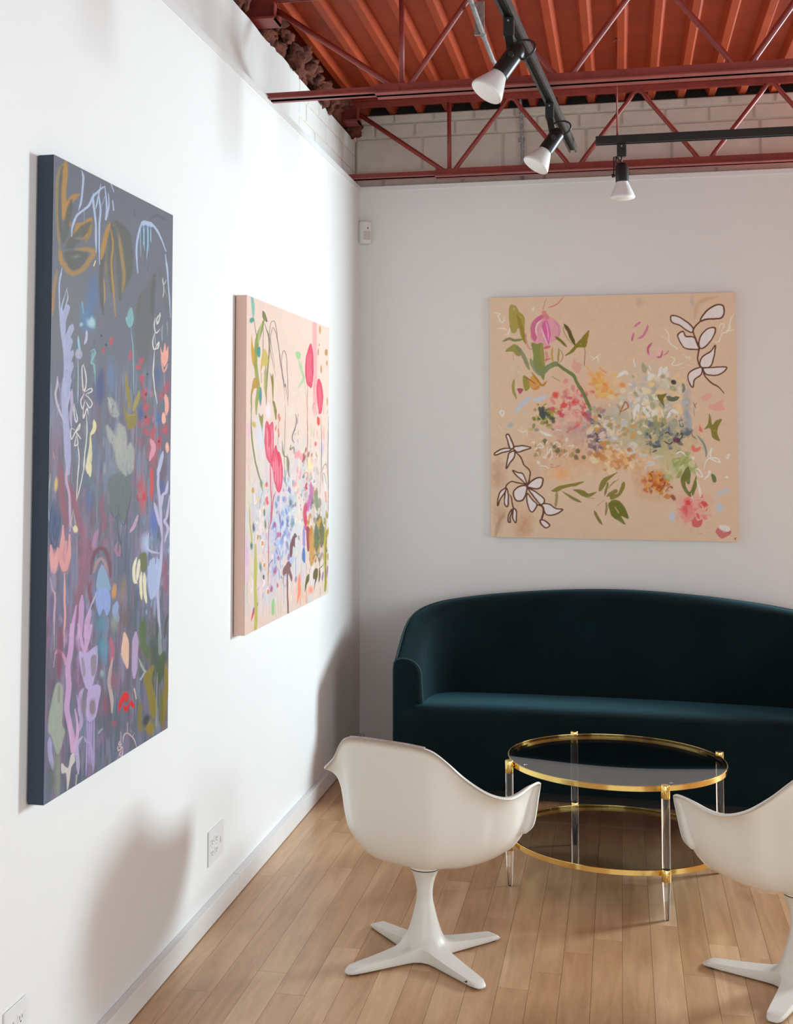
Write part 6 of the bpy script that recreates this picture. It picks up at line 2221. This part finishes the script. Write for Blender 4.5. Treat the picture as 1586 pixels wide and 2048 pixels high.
    A.ln([(1240, 1100), (1245, 1140), (1230, 1150)], 14, (120, 60, 90), .9)
    for P, c in (([(1190, 1150), (1200, 1300), (1170, 1450), (1130, 1600)], (180, 90, 150)), ([(1170, 1500), (1150, 1600)], (206, 110, 190)), ([(1110, 1480), (1090, 1650), (1110, 1850)], (196, 30, 84)), ([(1100, 1700), (1095, 1900)], (216, 40, 90)),
                 ([(1280, 1250), (1270, 1400), (1290, 1600)], (120, 130, 84)), ([(1170, 1650), (1140, 1850)], (206, 140, 40)), ([(1260, 1850), (1270, 1982)], (70, 90, 76)), ([(1420, 1300), (1430, 1450)], (226, 130, 80)), ([(1430, 1600), (1420, 1900)], (180, 150, 50)),
                 ([(1350, 1700), (1370, 1900)], (100, 104, 60))):
        A.ln(P, 60, c, .85, soft=1.5, dry=.15)
    for P in ([(680, 1600), (700, 1780), (720, 1900)], [(730, 1620), (700, 1720)], [(800, 1720), (830, 1850), (800, 1820)], [(790, 1900), (780, 1982)]):
        A.ln(P, 15, (96, 96, 170), .9)
    A.blob(865, 1480, 30, 90, (74, 96, 130), .85, 0, .4, .9)
    A.blob(900, 1780, 30, 80, (110, 140, 160), .8, 0, .4, .9)
    for (x, y) in ((490, 1190), (490, 1420), (500, 1480)):
        A.blob(x, y, 20, 36, (220, 70, 80), .85, 0, .6, .9)
    A.blob(270, 1290, 20, 40, (206, 150, 60), .95, 0, .7, .5)
    A.blob(450, 1640, 16, 60, (50, 104, 94), .9, 0, .6, .6)
    A.blob(465, 1830, 16, 90, (50, 100, 90), .9, 0, .6, .6)
    A.blob(275, 1880, 20, 80, (50, 80, 96), .9, 0, .6, .6)
    A.ln([(210, 1520), (215, 1800), (235, 1982)], 18, (190, 176, 60), .9)
    for P in ([(290, 1340), (300, 1500), (340, 1420)], [(330, 1600), (350, 1720)], [(300, 1750), (330, 1820), (350, 1740)], [(260, 1150), (300, 1210)]):
        A.ln(P, 12, (246, 236, 226), .9)
    # ---- bottom
    A.crop(*a3)
    A.ln([(300, 400), (300, 800), (290, 1100), (300, 1400), (290, 1750)], 54, (186, 176, 56), .9, ends=(.5, .9), dry=.06)
    A.ln([(215, 60), (245, 300), (240, 420)], 20, (176, 172, 84), .9)
    A.blob(240, 430, 24, 60, (40, 108, 96), .9, 0, .5, .7)
    A.blob(375, 760, 26, 70, (60, 128, 112), .9, 0, .5, .8)
    A.ln([(165, 1000), (165, 1330)], 20, (190, 182, 70), .85)
    A.blob(160, 500, 34, 330, (226, 176, 214), .6, 0, .2, .5)
    for (x, y) in ((340, 280), (435, 730), (410, 380), (490, 1150)):
        A.blob(x, y, 18, 34, (214, 140, 50), .95, 0, .7, .5)
        A.ln([(x - 24, y + 40), (x - 10, y - 46), (x + 24, y - 30)], 9, (250, 240, 228), .85)
    for P in ([(420, 880), (440, 1000), (400, 1080)], [(360, 1100), (400, 1200)], [(230, 900), (250, 1050), (220, 1180)], [(340, 520), (380, 620)], [(460, 830), (470, 960)]):
        A.ln(P, 24, (240, 220, 220), .85, dry=.1)
    A.blob(425, 920, 12, 40, (40, 50, 44), .95, 0, .7, .4)
    A.ln([(415, 1170), (412, 1260)], 16, (60, 76, 60), .9)
    A.ln([(335, 1330), (330, 1380)], 22, (50, 110, 96), .9)
    A.fill([(265, 1400), (275, 1480), (230, 1600), (218, 1620), (235, 1500)], (214, 70, 96), .97)
    A.fill([(265, 1395), (272, 1450), (245, 1470)], (110, 104, 176), .95)
    A.ln([(525, 0), (510, 300), (505, 700), (495, 1060)], 12, (170, 70, 76), .9)
    A.ln([(500, 780), (530, 690), (580, 630)], 12, (74, 96, 160), .9)
    for P in ([(620, 100), (640, 300)], [(700, 60), (700, 180)], [(660, 440), (690, 560)], [(600, 560), (610, 700)], [(690, 640), (700, 780)], [(570, 760), (590, 900)], [(670, 800), (680, 940)], [(740, 500), (730, 590)], [(780, 140), (770, 260)]):
        A.ln(P, 40, (120, 140, 206), .85, dry=.12)
    for (x, y) in ((660, 240), (700, 250), (668, 620), (605, 830), (550, 1110), (650, 1050), (610, 90)):
        A.blob(x, y, 18, 44, (176, 70, 130), .85, 0, .6, .7)
    A.fill([(930, 215), (965, 270), (935, 300), (930, 440), (900, 420), (885, 580), (845, 570), (850, 400), (885, 290)], (112, 70, 76), .97)
    A.fill([(820, 660), (875, 720), (850, 780), (885, 900), (870, 980), (810, 850), (740, 900), (735, 800), (780, 720)], (124, 74, 76), .93)
    A.ln([(745, 900), (740, 1000), (770, 1080)], 26, (150, 110, 110), .7)
    A.ln([(805, 860), (805, 1150), (810, 1480)], 26, (128, 80, 84), .95, ends=(1, 1))
    for P in ([(745, 950), (750, 1200), (740, 1350)], [(860, 980), (860, 1180)]):
        A.ln(P, 20, (176, 186, 204), .7, dry=.15)
    A.ln([(945, 600), (940, 880)], 24, (126, 110, 190), .9)
    A.fill([(1070, 430), (1090, 520), (1090, 680), (1045, 640), (1045, 500)], (60, 110, 176), .95)
    A.ln([(1080, 100), (1070, 330), (1075, 430)], 40, (130, 120, 190), .8, dry=.1)
    A.fill([(1110, 130), (1170, 150), (1170, 330), (1150, 500), (1120, 460)], (156, 30, 48), .93, dry=.05)
    A.ln([(1090, 0), (1105, 150)], 40, (214, 40, 80), .9)
    A.ln([(1190, 100), (1200, 500), (1190, 720)], 90, (196, 134, 44), .85, soft=2, dry=.08)
    A.ln([(1270, 80), (1280, 300), (1270, 500)], 80, (92, 108, 76), .9, soft=2, dry=.1)
    A.ln([(1350, 50), (1370, 250), (1350, 430)], 80, (104, 100, 56), .9, soft=2, dry=.1)
    A.ln([(1420, 100), (1410, 500), (1415, 900), (1415, 1130)], 44, (172, 160, 44), .92, soft=1.5)
    for P in ([(1205, 640), (1260, 545), (1310, 660), (1320, 780)], [(1190, 670), (1150, 880)], [(1390, 690), (1340, 760), (1300, 790)], [(1435, 150), (1420, 600), (1415, 1130)], [(1370, 960), (1365, 1160)], [(1025, 700), (1010, 1200)], [(1110, 700), (1110, 1330)]):
        A.ln(P, 10, (64, 60, 30), .88)
    A.fill([(1150, 860), (1150, 960), (1110, 1060), (1080, 1160), (1085, 1010), (1115, 900)], (96, 88, 32), .97)
    A.fill([(1215, 850), (1250, 770), (1290, 790), (1290, 900), (1250, 1020), (1225, 1120), (1240, 950), (1215, 950)], (96, 84, 34), .97)
    A.fill([(1310, 800), (1330, 790), (1330, 920), (1305, 1000)], (96, 84, 34), .97)
    A.fill([(1370, 820), (1385, 850), (1365, 970), (1350, 920)], (160, 104, 150), .95)
    A.fill([(1445, 720), (1460, 780), (1440, 910), (1430, 850)], (160, 100, 150), .95)
    A.ln([(1400, 1040), (1400, 1140)], 60, (150, 150, 50), .85, dry=.1)
    A.ln([(1330, 1080), (1330, 1190)], 30, (170, 166, 60), .85)
    A.ln([(1000, 850), (990, 1000), (990, 1130), (960, 1330)], 34, (250, 130, 96), .92)
    A.blob(1180, 1120, 36, 70, (250, 136, 96), .9, .1, .5, .6)
    A.ln([(1010, 1150), (1010, 1350)], 60, (250, 158, 110), .7, dry=.12)
    A.ln([(580, 1260), (575, 1400), (570, 1530)], 44, (146, 190, 124), .9)
    A.ln([(610, 1330), (615, 1560)], 16, (164, 186, 120), .85)
    for x in (655, 690, 510):
        A.ln([(x, 1300), (x, 1520)], 14, (186, 180, 110), .75)
    A.ln([(430, 1330), (410, 1550)], 60, (206, 196, 206), .6, dry=.15)
    return A


def hang_paintings():
    rel = lambda A: 0.9 * A.rel * (0.7 + 0.6 * A.n_fine)
    A = art_tall()
    canvas('tall_canvas', 'tall slate grey and violet flower painting, nearest on the left wall', 0.885, 1.612, 0.047, wall_matrix('left', 3.392, 1.600),
           A.result(), pbr('navy_canvas_edge', srgb(48, 60, 76), 0.7), rel(A))
    A = art_blush()
    canvas('floral_canvas', 'blush pink wildflower painting on the left wall near the corner', 1.425, 1.288, 0.047, wall_matrix('left', 5.380, 1.602),
           A.result(), pbr('blush_canvas_edge', srgb(222, 186, 170), 0.7), rel(A))
    A = art_square()
    canvas('square_canvas', 'square tan painting with loose blossoms on the back wall above the sofa', 1.287, 1.308, 0.042, wall_matrix('back', 1.380, 1.830),
           A.result(), pbr('tan_canvas_edge', srgb(232, 205, 178), 0.7), rel(A))


hang_paintings()
